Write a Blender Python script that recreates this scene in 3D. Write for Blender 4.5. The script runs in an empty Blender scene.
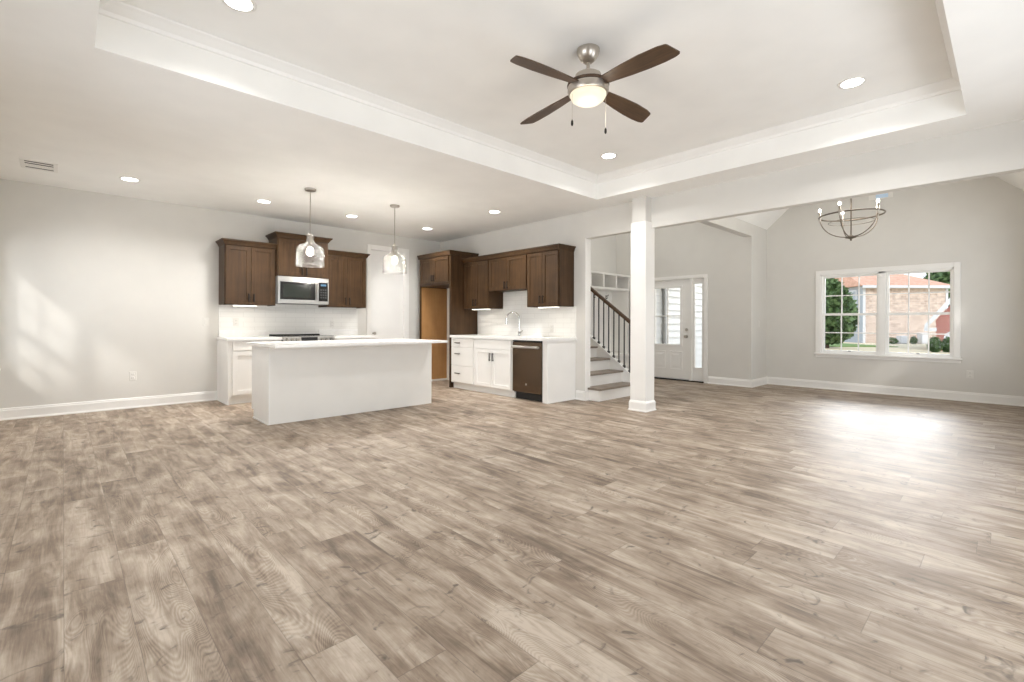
import bpy, bmesh, math, random
from mathutils import Vector, Matrix
random.seed(7)
S = bpy.context.scene
COL = S.collection
R = math.radians
# ------------------------------------------------------------------ camera
H = 1.1175
YAW = 0.8114
cam = bpy.data.cameras.new('camera')
cam.sensor_width = 36; cam.lens = 36 * 473 / 1024
cam.shift_y = -17.7 / 1024
cam.clip_start = 0.02; cam.clip_end = 300
camo = bpy.data.objects.new('camera', cam); COL.objects.link(camo)
camo.matrix_world = (Matrix.Translation((0, 0, H)) @ Matrix.Rotation(YAW - math.pi / 2, 4, 'Z')
                     @ Matrix.Rotation(math.pi / 2, 4, 'X') @ Matrix.Rotation(0.0029, 4, 'Z'))
S.camera = camo
# ------------------------------------------------------------------ view, world, sun, fill lamps
S.view_settings.view_transform = 'Standard'
try: S.view_settings.look = 'None'
except Exception: pass
S.view_settings.gamma = 1; S.view_settings.exposure = 0.40
S.view_settings.use_curve_mapping = False
S.cycles.use_denoising = True
S.cycles.max_bounces = 12; S.cycles.diffuse_bounces = 8; S.cycles.transparent_max_bounces = 24
S.cycles.sample_clamp_indirect = 6
S.cycles.caustics_reflective = False; S.cycles.caustics_refractive = False
W = bpy.data.worlds.new('sky'); S.world = W; W.use_nodes = True
wn = W.node_tree.nodes; wl = W.node_tree.links
bg = wn['Background']
bg.inputs['Strength'].default_value = 1.3
tc = wn.new('ShaderNodeTexCoord'); sep = wn.new('ShaderNodeSeparateXYZ'); rp = wn.new('ShaderNodeValToRGB')
wl.new(tc.outputs['Generated'], sep.inputs[0]); wl.new(sep.outputs['Z'], rp.inputs['Fac'])
rp.color_ramp.elements[0].color = (0.93, 0.96, 1.0, 1); rp.color_ramp.elements[0].position = 0.0
rp.color_ramp.elements[1].color = (0.62, 0.78, 1.0, 1); rp.color_ramp.elements[1].position = 0.7
wl.new(rp.outputs['Color'], bg.inputs['Color'])

def lamp(name, kind, loc, energy, color=(1, 1, 1), parent=None, **kw):
    l = bpy.data.lights.new(name, kind); l.energy = energy; l.color = color
    for k, v in kw.items():
        if k not in ('rot',): setattr(l, k, v)
    o = bpy.data.objects.new(name, l); COL.objects.link(o)
    if parent is not None:
        o.parent = parent; loc = Vector(loc) - wloc(parent)
    o.location = loc
    if 'rot' in kw: o.rotation_euler = kw['rot']
    return o
def aim(o, d): o.rotation_euler = Vector(d).to_track_quat('-Z', 'Y').to_euler()
sun = lamp('sun', 'SUN', (-6, -6, 8), 1.2, (1, 0.96, 0.9), angle=R(6)); aim(sun, (1, 1.0, -1.02))
YA, XB, XW, XL, YF = 7.88, 5.493, 9.544, -0.56, -0.62
HC = 2.74
# added fill lamps outside unseen openings cut for them, rear, left and dining wall
FILL_TINT = (0.925, 0.965, 1.0)
dl = lamp('rear_fill', 'AREA', (2.4, YF - 1.1, 0.85), 48, FILL_TINT, shape='RECTANGLE', size=4.4, size_y=1.3); aim(dl, (0, 1, 0.2))
dl2 = lamp('left_fill', 'AREA', (XL - 2.4, 2.4, 0.9), 70, FILL_TINT, shape='RECTANGLE', size=3.0, size_y=1.5); aim(dl2, (1, 0, 0.12))
dl5 = lamp('corner_fill', 'AREA', (XL - 2.0, 7.0, 0.4), 12, FILL_TINT, shape='RECTANGLE', size=1.6, size_y=0.8); aim(dl5, (1, -0.22, 0.5))  # added lamp outside the corner window, lifts the kitchen ceiling
dl3 = lamp('dining_fill', 'AREA', (7.6, -1.1, 0.9), 20, FILL_TINT, shape='RECTANGLE', size=2.8, size_y=1.2); aim(dl3, (0, 1, 0.45))
dl4 = lamp('glare_fill', 'AREA', (18.0, 0.8, 4.0), 260, (0.95, 0.98, 1.0), shape='RECTANGLE', size=10.0, size_y=2.3, spread=R(64)); aim(dl4, (-1, 0, -0.30))  # added lamp above the window's sight line, makes the dining floor glare
fo = lamp('foyer_fill', 'AREA', (7.3, 4.7, 4.12), 17, (1, 0.975, 0.93), shape='RECTANGLE', size=2.2, size_y=1.6); aim(fo, (0.05, 0, -1))  # added overhead lamp to brighten the foyer

# ------------------------------------------------------------------ materials
MATS = {}
def mat(name, col, rough=0.5, metal=0.0, spec=0.5, emit=None, estr=0.0):
    m = bpy.data.materials.new(name); m.use_nodes = True
    b = m.node_tree.nodes['Principled BSDF']
    b.inputs['Base Color'].default_value = (*col, 1); b.inputs['Roughness'].default_value = rough
    b.inputs['Metallic'].default_value = metal; b.inputs['Specular IOR Level'].default_value = spec
    if emit: b.inputs['Emission Color'].default_value = (*emit, 1); b.inputs['Emission Strength'].default_value = estr
    MATS[name] = m; return m
class G:
    def __init__(s, m): s.n = m.node_tree.nodes; s.l = m.node_tree.links; s.b = s.n['Principled BSDF']
    def node(s, t, **kw):
        x = s.n.new('ShaderNode' + t)
        for k, v in kw.items(): setattr(x, k, v)
        return x
    def put(s, sock, v):
        if hasattr(v, 'links'): s.l.new(v, sock)
        else: sock.default_value = v
    def math(s, op, a, b=0.0, c=0.0):
        x = s.node('Math', operation=op)
        for i, v in enumerate((a, b, c)): s.put(x.inputs[i], v)
        return x.outputs[0]
    def comb(s, x, y, z):
        n = s.node('CombineXYZ')
        for i, v in enumerate((x, y, z)): s.put(n.inputs[i], v)
        return n.outputs[0]
    def noise(s, vec, scale, detail=2.0, rough=0.5, dist=0.0):
        n = s.node('TexNoise'); s.put(n.inputs['Vector'], vec); n.inputs['Scale'].default_value = scale
        n.inputs['Detail'].default_value = detail; n.inputs['Roughness'].default_value = rough; n.inputs['Distortion'].default_value = dist
        return n.outputs['Fac']
    def ramp(s, fac, stops):
        n = s.node('ValToRGB'); s.put(n.inputs[0], fac); e = n.color_ramp.elements
        while len(e) < len(stops): e.new(0.5)
        for i, (p, c) in enumerate(stops): e[i].position = p; e[i].color = (*c, 1) if len(c) == 3 else c
        return n.outputs[0]
    def mix(s, fac, a, b, mode='MIX'):
        n = s.node('Mix', data_type='RGBA', blend_type=mode)
        s.put(n.inputs[0], fac); s.put(n.inputs[6], a); s.put(n.inputs[7], b); return n.outputs[2]
    def bump(s, h, strength=0.2, dist=0.01):
        n = s.node('Bump'); n.inputs['Strength'].default_value = strength; n.inputs['Distance'].default_value = dist
        s.put(n.inputs['Height'], h); s.l.new(n.outputs[0], s.b.inputs['Normal'])
    def pos(s):
        return s.node('NewGeometry').outputs['Position']
    def obj(s): return s.node('TexCoord').outputs['Object']
    def xyz(s, v):
        n = s.node('SeparateXYZ'); s.put(n.inputs[0], v); return n.outputs
    def color(s, c): s.l.new(c, s.b.inputs['Base Color'])
def paint(name, col, rough=0.55, k=0.02):
    m = mat(name, col, rough); g = G(m)
    f = g.noise(g.pos(), 3.0, 3)
    lo = tuple(c * (1 - k) for c in col); hi = tuple(min(1, c * (1 + k)) for c in col)
    g.color(g.ramp(f, [(0.3, lo), (0.7, hi)]))
    g.bump(g.noise(g.pos(), 220, 2), 0.06, 0.002)
    return m
WALL = paint('wall_paint', (0.69, 0.675, 0.64), 0.6)
CEIL = paint('ceiling_paint', (0.90, 0.895, 0.87), 0.7)
TRIM = paint('white_trim', (0.86, 0.85, 0.825), 0.35)
CABW = paint('white_cabinet', (0.84, 0.835, 0.815), 0.38)
ISLP = paint('island_panel', (0.80, 0.79, 0.755), 0.4)
def wood(name, dark, light, sx=30, sz=1.6, rough=0.42, axis='z'):
    m = mat(name, light, rough); g = G(m); p = g.xyz(g.obj())
    if axis == 'z': v = g.comb(g.math('MULTIPLY', p[0], sx), g.math('MULTIPLY', p[1], sx), g.math('MULTIPLY', p[2], sz))
    else: v = g.comb(g.math('MULTIPLY', p[0], sz), g.math('MULTIPLY', p[1], sx), g.math('MULTIPLY', p[2], sx))
    a = g.noise(v, 1.0, 5, 0.6, 0.6); b = g.noise(g.obj(), 5.0, 3)
    f = g.math('ADD', g.math('MULTIPLY', a, 0.65), g.math('MULTIPLY', b, 0.35))
    g.color(g.ramp(f, [(0.3, dark), (0.68, light)]))
    g.bump(a, 0.08, 0.002)
    return m
DARKW = wood('walnut_stain', (0.027, 0.0145, 0.0065), (0.080, 0.0425, 0.019))
for m_ in (DARKW,): m_.node_tree.nodes['Principled BSDF'].inputs['Specular IOR Level'].default_value = 0.22
NATW = wood('natural_plywood', (0.36, 0.175, 0.06), (0.48, 0.26, 0.10), 14, 1.2, 0.5)
FANW = wood('fan_blade_wood', (0.04, 0.022, 0.011), (0.105, 0.058, 0.030), 45, 3, 0.4, 'x')
RAILW = wood('handrail_wood', (0.06, 0.032, 0.016), (0.11, 0.058, 0.03), 40, 2, 0.4)
TREADW = wood('tread_wood', (0.17, 0.135, 0.105), (0.31, 0.26, 0.21), 4, 30, 0.45)
CHROME = mat('chrome', (0.62, 0.61, 0.59), 0.16, 1.0)
NICK = mat('brushed_nickel', (0.50, 0.46, 0.41), 0.3, 1.0)
STEEL = mat('stainless_steel', (0.50, 0.49, 0.475), 0.28, 1.0)
SLATE = mat('slate_steel', (0.145, 0.103, 0.072), 0.24, 0.95)
BRONZE = mat('dark_bronze', (0.014, 0.011, 0.009), 0.5, 0.0, 0.25)
BLACK = mat('black_glass', (0.012, 0.012, 0.012), 0.12)
BLACKM = mat('matt_black', (0.014, 0.013, 0.012), 0.6)
GREY = mat('grey_plastic', (0.25, 0.25, 0.245), 0.5)
IRON = mat('wrought_iron', (0.075, 0.072, 0.07), 0.45, 0.3)
PLAST = mat('white_plastic', (0.80, 0.785, 0.75), 0.4)
BLUEF = mat('pale_blue_film', (0.62, 0.80, 0.98), 0.3)
LEDM = mat('led_lens', (1, 1, 1), 0.4, emit=(1, 0.97, 0.91), estr=9)
BULB = mat('lit_bulb', (1, 1, 1), 0.4, emit=(1, 0.94, 0.84), estr=8)
BOWL = mat('frosted_glass_lit', (0.25, 0.23, 0.19), 0.4, emit=(1, 0.87, 0.64), estr=0.68)
STRIP = mat('led_strip', (1, 1, 1), 0.4, emit=(1, 0.93, 0.80), estr=3)
quartz = mat('white_quartz', (0.86, 0.855, 0.84), 0.18); g = G(quartz)
g.color(g.ramp(g.noise(g.pos(), 4, 6, 0.6, 2.0), [(0.35, (0.84, 0.83, 0.81)), (0.52, (0.89, 0.885, 0.87)), (0.7, (0.85, 0.84, 0.82))]))
def glass(name, tint=(1, 1, 1), lo=0.03, hi=0.35, rough=0.02, bumpy=None):
    m = bpy.data.materials.new(name); m.use_nodes = True; n = m.node_tree.nodes; l = m.node_tree.links
    n.remove(n['Principled BSDF']); out = n['Material Output']
    t = n.new('ShaderNodeBsdfTransparent'); t.inputs[0].default_value = (*tint, 1)
    gl = n.new('ShaderNodeBsdfGlossy'); gl.inputs['Roughness'].default_value = rough
    lw = n.new('ShaderNodeLayerWeight'); lw.inputs[0].default_value = 0.35
    mr = n.new('ShaderNodeMapRange'); mr.inputs[3].default_value = lo; mr.inputs[4].default_value = hi
    l.new(lw.outputs['Facing'], mr.inputs[0])
    mx = n.new('ShaderNodeMixShader'); l.new(mr.outputs[0], mx.inputs[0]); l.new(t.outputs[0], mx.inputs[1]); l.new(gl.outputs[0], mx.inputs[2])
    if bumpy:
        v = n.new('ShaderNodeTexVoronoi'); v.inputs['Scale'].default_value = bumpy
        tcx = n.new('ShaderNodeTexCoord'); l.new(tcx.outputs['Object'], v.inputs['Vector'])
        b = n.new('ShaderNodeBump'); b.inputs['Strength'].default_value = 0.9; b.inputs['Distance'].default_value = 0.02
        l.new(v.outputs['Distance'], b.inputs['Height']); l.new(b.outputs[0], gl.inputs['Normal']); l.new(b.outputs[0], lw.inputs['Normal'])
    l.new(mx.outputs[0], out.inputs[0]); MATS[name] = m; return m
GLASS = glass('window_glass', lo=0.003, hi=0.10)
PGLASS = glass('hammered_glass', (0.95, 0.95, 0.945), 0.03, 0.55, 0.03, 42)
# tile
def tile_mat(name, along):
    m = mat(name, (0.84, 0.83, 0.80), 0.2); g = G(m); p = g.xyz(g.pos())
    br = g.node('TexBrick'); br.offset = 0.5
    g.l.new(g.comb(p[0] if along == 'x' else p[1], p[2], 0.0), br.inputs['Vector'])
    br.inputs['Scale'].default_value = 1.0; br.inputs['Brick Width'].default_value = 0.30; br.inputs['Row Height'].default_value = 0.075
    br.inputs['Mortar Size'].default_value = 0.0022; br.inputs['Mortar Smooth'].default_value = 0.2
    br.inputs['Color1'].default_value = (0.85, 0.84, 0.81, 1); br.inputs['Color2'].default_value = (0.82, 0.81, 0.78, 1)
    br.inputs['Mortar'].default_value = (0.70, 0.69, 0.66, 1)
    g.color(br.outputs['Color']); g.bump(g.math('SUBTRACT', 1.0, br.outputs['Fac']), 0.3, 0.002)
    return m
# plank floor: boards run along Y, 0.19 m wide
fl = mat('plank_floor', (0.4, 0.32, 0.25), 0.33); g = G(fl); p = g.xyz(g.pos())
PWID, PLEN = 0.19, 1.35
u = g.math('DIVIDE', g.math('ADD', p[0], 3.035), PWID); ui = g.math('FLOOR', u); uf = g.math('FRACT', u)
wn1 = g.node('TexWhiteNoise', noise_dimensions='1D'); g.put(wn1.inputs['W'], ui)
v = g.math('ADD', g.math('DIVIDE', p[1], PLEN), g.math('MULTIPLY', wn1.outputs['Value'], 7.0)); vi = g.math('FLOOR', v); vf = g.math('FRACT', v)
wn2 = g.node('TexWhiteNoise', noise_dimensions='2D'); g.put(wn2.inputs['Vector'], g.comb(ui, vi, 0.0))
rnd = wn2.outputs['Value']; rc = g.xyz(wn2.outputs['Color'])
ox = g.math('MULTIPLY', rc[0], 37.0); oy = g.math('MULTIPLY', rc[1], 53.0)
lx = g.math('ADD', p[0], ox); ly = g.math('ADD', p[1], oy)
gv = g.comb(g.math('MULTIPLY', lx, 13.0), g.math('MULTIPLY', ly, 1.7), oy)
broad = g.noise(gv, 1.0, 5, 0.6, 1.0)
cloud = g.noise(g.comb(g.math('MULTIPLY', lx, 5.5), g.math('MULTIPLY', ly, 3.2), ox), 1.0, 4, 0.55, 0.5)
fine = g.noise(g.comb(g.math('MULTIPLY', lx, 150.0), g.math('MULTIPLY', ly, 7.0), 0.0), 1.0, 4, 0.65, 0.4)
# cathedral grain on some boards: contour lines of a stretched noise
cath = g.math('MULTIPLY', g.math('GREATER_THAN', rc[2], 0.55), g.math('MINIMUM', g.math('MAXIMUM', 0.0, g.math('MULTIPLY', g.math('SUBTRACT', g.noise(g.comb(g.math('MULTIPLY', lx, 4.0), g.math('MULTIPLY', ly, 1.6), oy), 1.0, 1.0), 0.42), 6.0)), 1.0))
ring = g.math('SINE', g.math('MULTIPLY', g.noise(g.comb(g.math('MULTIPLY', lx, 5.0), g.math('MULTIPLY', ly, 1.3), ox), 1.0, 1.0, 0.4, 0.25), 480.0))
# dark knots and short cracks across the boards
kn = g.noise(g.comb(g.math('MULTIPLY', lx, 9.0), g.math('MULTIPLY', ly, 11.0), oy), 1.0, 3, 0.55, 1.4)
knot = g.math('MINIMUM', g.math('MAXIMUM', 0.0, g.math('MULTIPLY', g.math('SUBTRACT', kn, 0.63), 9.0)), 1.0)
halo = g.math('MINIMUM', g.math('MAXIMUM', 0.0, g.math('MULTIPLY', g.math('SUBTRACT', kn, 0.53), 4.0)), 1.0)
t = g.math('ADD', g.math('MULTIPLY', broad, 0.55), g.math('MULTIPLY', cloud, 0.45))
t = g.math('ADD', g.math('MULTIPLY', g.math('SUBTRACT', t, 0.5), 1.95), 0.5)
t = g.math('ADD', t, g.math('MULTIPLY', g.math('SUBTRACT', rnd, 0.5), 0.12))
t = g.math('ADD', t, g.math('MULTIPLY', g.math('MULTIPLY', ring, cath), 0.07))
t = g.math('ADD', t, g.math('MULTIPLY', g.math('SUBTRACT', fine, 0.5), 0.34))
base = g.ramp(t, [(0.16, (0.090, 0.059, 0.037)), (0.37, (0.212, 0.153, 0.106)), (0.56, (0.342, 0.270, 0.204)), (0.82, (0.52, 0.442, 0.362))])
base = g.mix(g.math('MULTIPLY', halo, 0.35), base, (0.14, 0.10, 0.07, 1))
base = g.mix(g.math('MULTIPLY', knot, 0.75), base, (0.06, 0.043, 0.032, 1))
gap = g.math('MAXIMUM', g.math('GREATER_THAN', g.math('ABSOLUTE', g.math('SUBTRACT', uf, 0.5)), 0.4935),
             g.math('GREATER_THAN', g.math('ABSOLUTE', g.math('SUBTRACT', vf, 0.5)), 0.4988))
base = g.mix(g.math('MULTIPLY', gap, 0.42), base, (0.07, 0.05, 0.038, 1))
g.color(base)
fl.node_tree.nodes['Principled BSDF'].inputs['Specular IOR Level'].default_value = 0.7
rr = g.math('ADD', 0.46, g.math('MULTIPLY', broad, 0.18)); g.l.new(rr, g.b.inputs['Roughness'])
g.bump(g.math('SUBTRACT', g.math('MULTIPLY', fine, 0.3), gap), 0.12, 0.002)
FLOOR = fl
# outdoors
def brick_mat(name, c1, c2, mortar, w=0.42, h=0.14):
    m = mat(name, c1, 0.9); g = G(m); p = g.xyz(g.obj())
    br = g.node('TexBrick'); g.l.new(g.comb(g.math('ADD', p[0], p[1]), p[2], 0.0), br.inputs['Vector'])
    br.inputs['Scale'].default_value = 1; br.inputs['Brick Width'].default_value = w; br.inputs['Row Height'].default_value = h
    br.inputs['Mortar Size'].default_value = 0.02; br.inputs['Color1'].default_value = (*c1, 1); br.inputs['Color2'].default_value = (*c2, 1); br.inputs['Mortar'].default_value = (*mortar, 1)
    f = g.noise(g.obj(), 2.6, 5)
    g.color(g.mix(0.45, br.outputs['Color'], g.ramp(f, [(0.35, c1), (0.65, c2)]))); return m
TANB = brick_mat('tan_brick', (0.46, 0.34, 0.27), (0.78, 0.64, 0.53), (0.70, 0.64, 0.57), 0.55, 0.22)
REDB = brick_mat('red_brick', (0.34, 0.10, 0.08), (0.42, 0.15, 0.11), (0.45, 0.3, 0.26), 0.25, 0.09)
ROOF = mat('terracotta_shingle', (0.66, 0.36, 0.24), 0.9); g = G(ROOF); g.color(g.ramp(g.noise(g.obj(), 3, 5), [(0.3, (0.56, 0.30, 0.20)), (0.7, (0.72, 0.42, 0.29))]))
GRAYS = mat('grey_siding', (0.42, 0.45, 0.48), 0.8)
LEAF = mat('leaf', (0.07, 0.13, 0.045), 0.7); g = G(LEAF); g.color(g.ramp(g.noise(g.obj(), 2.2, 4), [(0.3, (0.035, 0.075, 0.022)), (0.7, (0.14, 0.22, 0.075))]))
BARK = mat('bark', (0.12, 0.085, 0.06), 0.9)
LAWN = mat('dry_lawn', (0.58, 0.46, 0.28), 1.0); g = G(LAWN)
g.color(g.ramp(g.noise(g.pos(), 1.3, 6, 0.7), [(0.3, (0.60, 0.48, 0.30)), (0.7, (0.76, 0.65, 0.45))]))
GRASS = mat('green_grass', (0.16, 0.25, 0.06), 1.0); g = G(GRASS)
g.color(g.ramp(g.noise(g.pos(), 3, 5), [(0.3, (0.10, 0.18, 0.04)), (0.7, (0.24, 0.32, 0.10))]))
SIDE = mat('white_siding', (0.70, 0.71, 0.72), 0.6)
CONC = mat('concrete', (0.5, 0.49, 0.47), 0.9)

# ------------------------------------------------------------------ mesh helpers
class MB:
    def __init__(s): s.b = bmesh.new(); s.smooth = False
    def box(s, x0, x1, y0, y1, z0, z1, bev=0.0):
        c = [s.b.verts.new((x, y, z)) for x in (x0, x1) for y in (y0, y1) for z in (z0, z1)]
        f = [s.b.faces.new([c[i] for i in q]) for q in ((0, 1, 3, 2), (4, 6, 7, 5), (0, 4, 5, 1), (2, 3, 7, 6), (0, 2, 6, 4), (1, 5, 7, 3))]
        if bev:
            e = list({e for q in f for e in q.edges})
            bmesh.ops.bevel(s.b, geom=e, offset=bev, segments=1, affect='EDGES')
        return s
    def prism(s, pts, a, b, axis='y'):
        """closed 2-D outline extruded between a and b along an axis"""
        def P(q, t): return {'x': (t, q[0], q[1]), 'y': (q[0], t, q[1]), 'z': (q[0], q[1], t)}[axis]
        v0 = [s.b.verts.new(P(q, a)) for q in pts]; v1 = [s.b.verts.new(P(q, b)) for q in pts]; n = len(pts)
        s.b.faces.new(v0); s.b.faces.new(v1[::-1])
        for i in range(n): s.b.faces.new((v0[i], v1[i], v1[(i + 1) % n], v0[(i + 1) % n]))
        return s
    def rings(s, R_, cap=True, closed=False):
        """loft: list of equal-length rings of points"""
        vs = [[s.b.verts.new(p) for p in r] for r in R_]; n = len(vs[0])
        for a, b in zip(vs[:-1], vs[1:]):
            for i in range(n): s.b.faces.new((a[i], a[(i + 1) % n], b[(i + 1) % n], b[i]))
        if closed:
            a, b = vs[-1], vs[0]
            for i in range(n): s.b.faces.new((a[i], a[(i + 1) % n], b[(i + 1) % n], b[i]))
        elif cap: s.b.faces.new(vs[0][::-1]); s.b.faces.new(vs[-1])
        return s
    def lathe(s, prof, c=(0, 0, 0), n=28, cap=True):
        s.smooth = True
        return s.rings([[(c[0] + r * math.cos(2 * math.pi * k / n), c[1] + r * math.sin(2 * math.pi * k / n), c[2] + z) for k in range(n)] for r, z in prof], cap)
    def tube(s, path, r, n=10, cap=True):
        s.smooth = True
        P = [Vector(p) for p in path]; rr = r if isinstance(r, (list, tuple)) else [r] * len(P); out = []
        up = None
        for i, p in enumerate(P):
            t = (P[min(i + 1, len(P) - 1)] - P[max(i - 1, 0)]).normalized()
            if up is None:
                up = Vector((0, 0, 1)) if abs(t.z) < 0.9 else Vector((1, 0, 0))
            a = t.cross(up).normalized(); up = a.cross(t).normalized()
            out.append([tuple(p + rr[i] * (math.cos(2 * math.pi * k / n) * a + math.sin(2 * math.pi * k / n) * up)) for k in range(n)])
        return s.rings(out, cap)
    def torus(s, c, rad, r, n=48, m=10, axis='z'):
        s.smooth = True; out = []
        for i in range(n):
            A = 2 * math.pi * i / n; row = []
            for k in range(m):
                B = 2 * math.pi * k / m; q = rad + r * math.cos(B)
                row.append((c[0] + q * math.cos(A), c[1] + q * math.sin(A), c[2] + r * math.sin(B)))
            out.append(row)
        return s.rings(out, closed=True)
    def rect(s, x0, x1, y0, y1, z): return [(x0, y0, z), (x1, y0, z), (x1, y1, z), (x0, y1, z)]
    def sphere(s, c, r, sz=1.0, n=16, m=10):
        s.smooth = True
        pr = [(max(0.0005, r * math.sin(math.pi * k / m)), -r * sz * math.cos(math.pi * k / m)) for k in range(m + 1)]
        return s.lathe(pr, c, n)
def wloc(o):
    v = Vector((0, 0, 0))
    while o is not None: v = v + o.location; o = o.parent
    return v
def put(name, mb, m, parent=None, label=None, local=False):
    """one mesh object; world-space vertices are shifted to the parent's origin unless local"""
    bmesh.ops.recalc_face_normals(mb.b, faces=mb.b.faces[:])
    me = bpy.data.meshes.new(name); mb.b.to_mesh(me); mb.b.free(); me.materials.append(m)
    if mb.smooth:
        for f in me.polygons: f.use_smooth = True
        try: me.set_sharp_from_angle(angle=R(38))
        except Exception: pass
    o = bpy.data.objects.new(name, me); COL.objects.link(o)
    if parent is not None:
        o.parent = parent
        if not local: me.transform(Matrix.Translation(-wloc(parent)))
    if label: o['label'] = label
    return o
def tag(o, label, cat, group=None, kind=None):
    o['label'] = label; o['category'] = cat
    if group: o['group'] = group
    if kind: o['kind'] = kind
    return o
def thing(name, label, cat, loc=(0, 0, 0), rz=0.0, group=None, kind=None):
    o = bpy.data.objects.new(name, None); o.empty_display_size = 0.1; COL.objects.link(o)
    o.location = loc; o.rotation_euler = (0, 0, rz)
    return tag(o, label, cat, group, kind)
def struct(name, mb, m, label, cat, parent=None):
    o = put(name, mb, m, parent)
    if parent is None: tag(o, label, cat, kind='structure')
    return o
def copy_tree(o, parent=None):
    c = o.copy(); COL.objects.link(c)
    if parent is not None: c.parent = parent
    for ch in list(o.children): copy_tree(ch, c)
    return c

# ------------------------------------------------------------------ room shell
b = MB(); b.box(XL - 0.1, XW + 0.1, YF - 0.1, YA + 0.1, -0.12, 0.0)
struct('floor', b, FLOOR, 'wide brown grey wood plank floor running through the open room', 'floor')
b = MB()                                                            # far kitchen wall
b.box(XL - 0.12, 3.98, YA, YA + 0.14, 0, 3.3); b.box(3.98, 4.68, YA, YA + 0.14, 2.44, 3.3); b.box(4.68, 5.63, YA, YA + 0.14, 0, 3.3)
struct('wall_back', b, WALL, 'pale greige wall behind the range and the pantry door', 'wall')
LW0, LW1 = 6.35, 7.72                                               # window in the left wall, next to the corner
b = MB(); b.box(XL - 0.12, XL, YF - 0.12, 1.3, 0, 3.1); b.box(XL - 0.12, XL, 4.2, LW0, 0, 3.1); b.box(XL - 0.12, XL, 1.3, 4.2, 0, 0.4); b.box(XL - 0.12, XL, 1.3, 4.2, 2.15, 3.1); b.box(XL - 0.12, XL, LW1, YA, 0, 3.1); b.box(XL - 0.12, XL, LW0, LW1, 0, 0.60); b.box(XL - 0.12, XL, LW0, LW1, 2.0, 3.1)  # the broad middle opening is cut for the left fill lamp
struct('wall_left', b, WALL, 'pale greige left wall with the corner window', 'wall')
XBT = 5.603
b = MB(); b.box(XL, 0.4, YF - 0.12, YF, 0, 3.1); b.box(4.8, XBT, YF - 0.12, YF, 0, 3.1); b.box(0.4, 4.8, YF - 0.12, YF, 2.3, 3.1)  # wide opening cut for the rear fill lamp
b.box(XB, XBT, YF, -0.2, 0, 2.36)
struct('wall_front', b, WALL, 'pale greige wall with a wide opening cut for fill light behind the viewpoint', 'wall')
b = MB(); b.box(XB, XBT, 4.242, YA, 0, 3.3); b.box(XB, XBT, 3.139, YA, 3.3, 4.3)
b.box(XB, XBT, YF, 4.242, 2.352, 3.3)                               # header over the openings
struct('wall_right', b, WALL, 'pale greige wall behind the sink with its long header over the openings', 'wall')
b = MB(); b.box(XW, XW + 0.14, -0.34, 0.56, 0, 3.4); b.box(XW, XW + 0.14, 2.28, 3.27, 0, 3.4); b.box(XW, XW + 0.14, 0.56, 2.28, 0, 0.62); b.box(XW, XW + 0.14, 0.56, 2.28, 1.975, 3.4)
struct('wall_window', b, WALL, 'pale greige dining wall around the double window', 'wall')
b = MB(); b.box(8.79, XW, 3.139, 3.27, 0, 3.4); b.box(XBT, 8.79, 3.139, 3.27, 2.664, 4.3); b.box(8.79, XW, 3.139, 3.27, 3.4, 4.3)
struct('wall_return', b, WALL, 'short wall return left of the dining window with its header', 'wall')
DY0, DY1 = 3.975, 5.24
b = MB(); b.box(8.79, 8.93, 3.27, DY0, 0, 4.2); b.box(8.79, 8.93, DY1, 5.98, 0, 4.2); b.box(8.79, 8.93, DY0, DY1, 2.01, 4.2)
struct('wall_entry', b, WALL, 'pale greige foyer wall around the white front door', 'wall')
b = MB(); b.box(XBT, 8.79, 5.95, 6.07, 0, 4.2)
struct('wall_foyer', b, WALL, 'pale greige foyer wall behind the white hall tree', 'wall')
b = MB(); b.box(XBT, 6.3, -0.34, -0.2, 0, 3.4); b.box(8.9, XW + 0.14, -0.34, -0.2, 0, 3.4); b.box(6.3, 8.9, -0.34, -0.2, 0, 0.6); b.box(6.3, 8.9, -0.34, -0.2, 2.2, 3.4)  # unseen opening added to let the dining fill lamp in
struct('wall_dining', b, WALL, 'unseen dining wall right of the window', 'wall')
TX0, TX1, TY0, TY1, TZ = 0.1315, 5.062, 0.236, 3.726, 3.03
b = MB()
b.box(XL - 0.1, TX0, YF - 0.1, YA + 0.1, HC, HC + 0.34); b.box(TX1, XB, YF - 0.1, YA + 0.1, HC, HC + 0.34)
b.box(TX0, TX1, YF - 0.1, TY0, HC, HC + 0.34); b.box(TX0, TX1, TY1, YA + 0.1, HC, HC + 0.34)
b.box(TX0 - 0.05, TX1 + 0.05, TY0 - 0.05, TY1 + 0.05, TZ, TZ + 0.1)
struct('ceiling', b, CEIL, 'white tray ceiling over the living room and kitchen', 'ceiling')
# crown inside the tray
b = MB(); cr = [(0.0, TZ - 0.085), (0.012, TZ - 0.08), (0.02, TZ - 0.06), (0.055, TZ - 0.025), (0.07, TZ - 0.012), (0.075, TZ - 0.002)]
b.rings([b.rect(TX0 + o, TX1 - o, TY0 + o, TY1 - o, z) for o, z in cr] + [b.rect(TX0 - 0.004, TX1 + 0.004, TY0 - 0.004, TY1 + 0.004, TZ - 0.001), b.rect(TX0 - 0.004, TX1 + 0.004, TY0 - 0.004, TY1 + 0.004, TZ - 0.086)], closed=True)
struct('trim_1', b, TRIM, 'white crown moulding around the inside of the tray ceiling', 'crown moulding')
b = MB()                                                            # dining ceiling with sloped sides
b.prism([(-0.2, 2.88), (0.165, 3.225), (2.76, 3.225), (3.139, 2.88), (3.139, 3.38), (-0.2, 3.38)], XBT, XW, 'x')
struct('ceiling_dining', b, CEIL, 'white dining ceiling with sloped sides', 'ceiling')
b = MB(); b.box(XBT, 8.93, 3.27, YA, 4.2, 4.3)
struct('ceiling_foyer', b, CEIL, 'white high ceiling above the foyer', 'ceiling')
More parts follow.
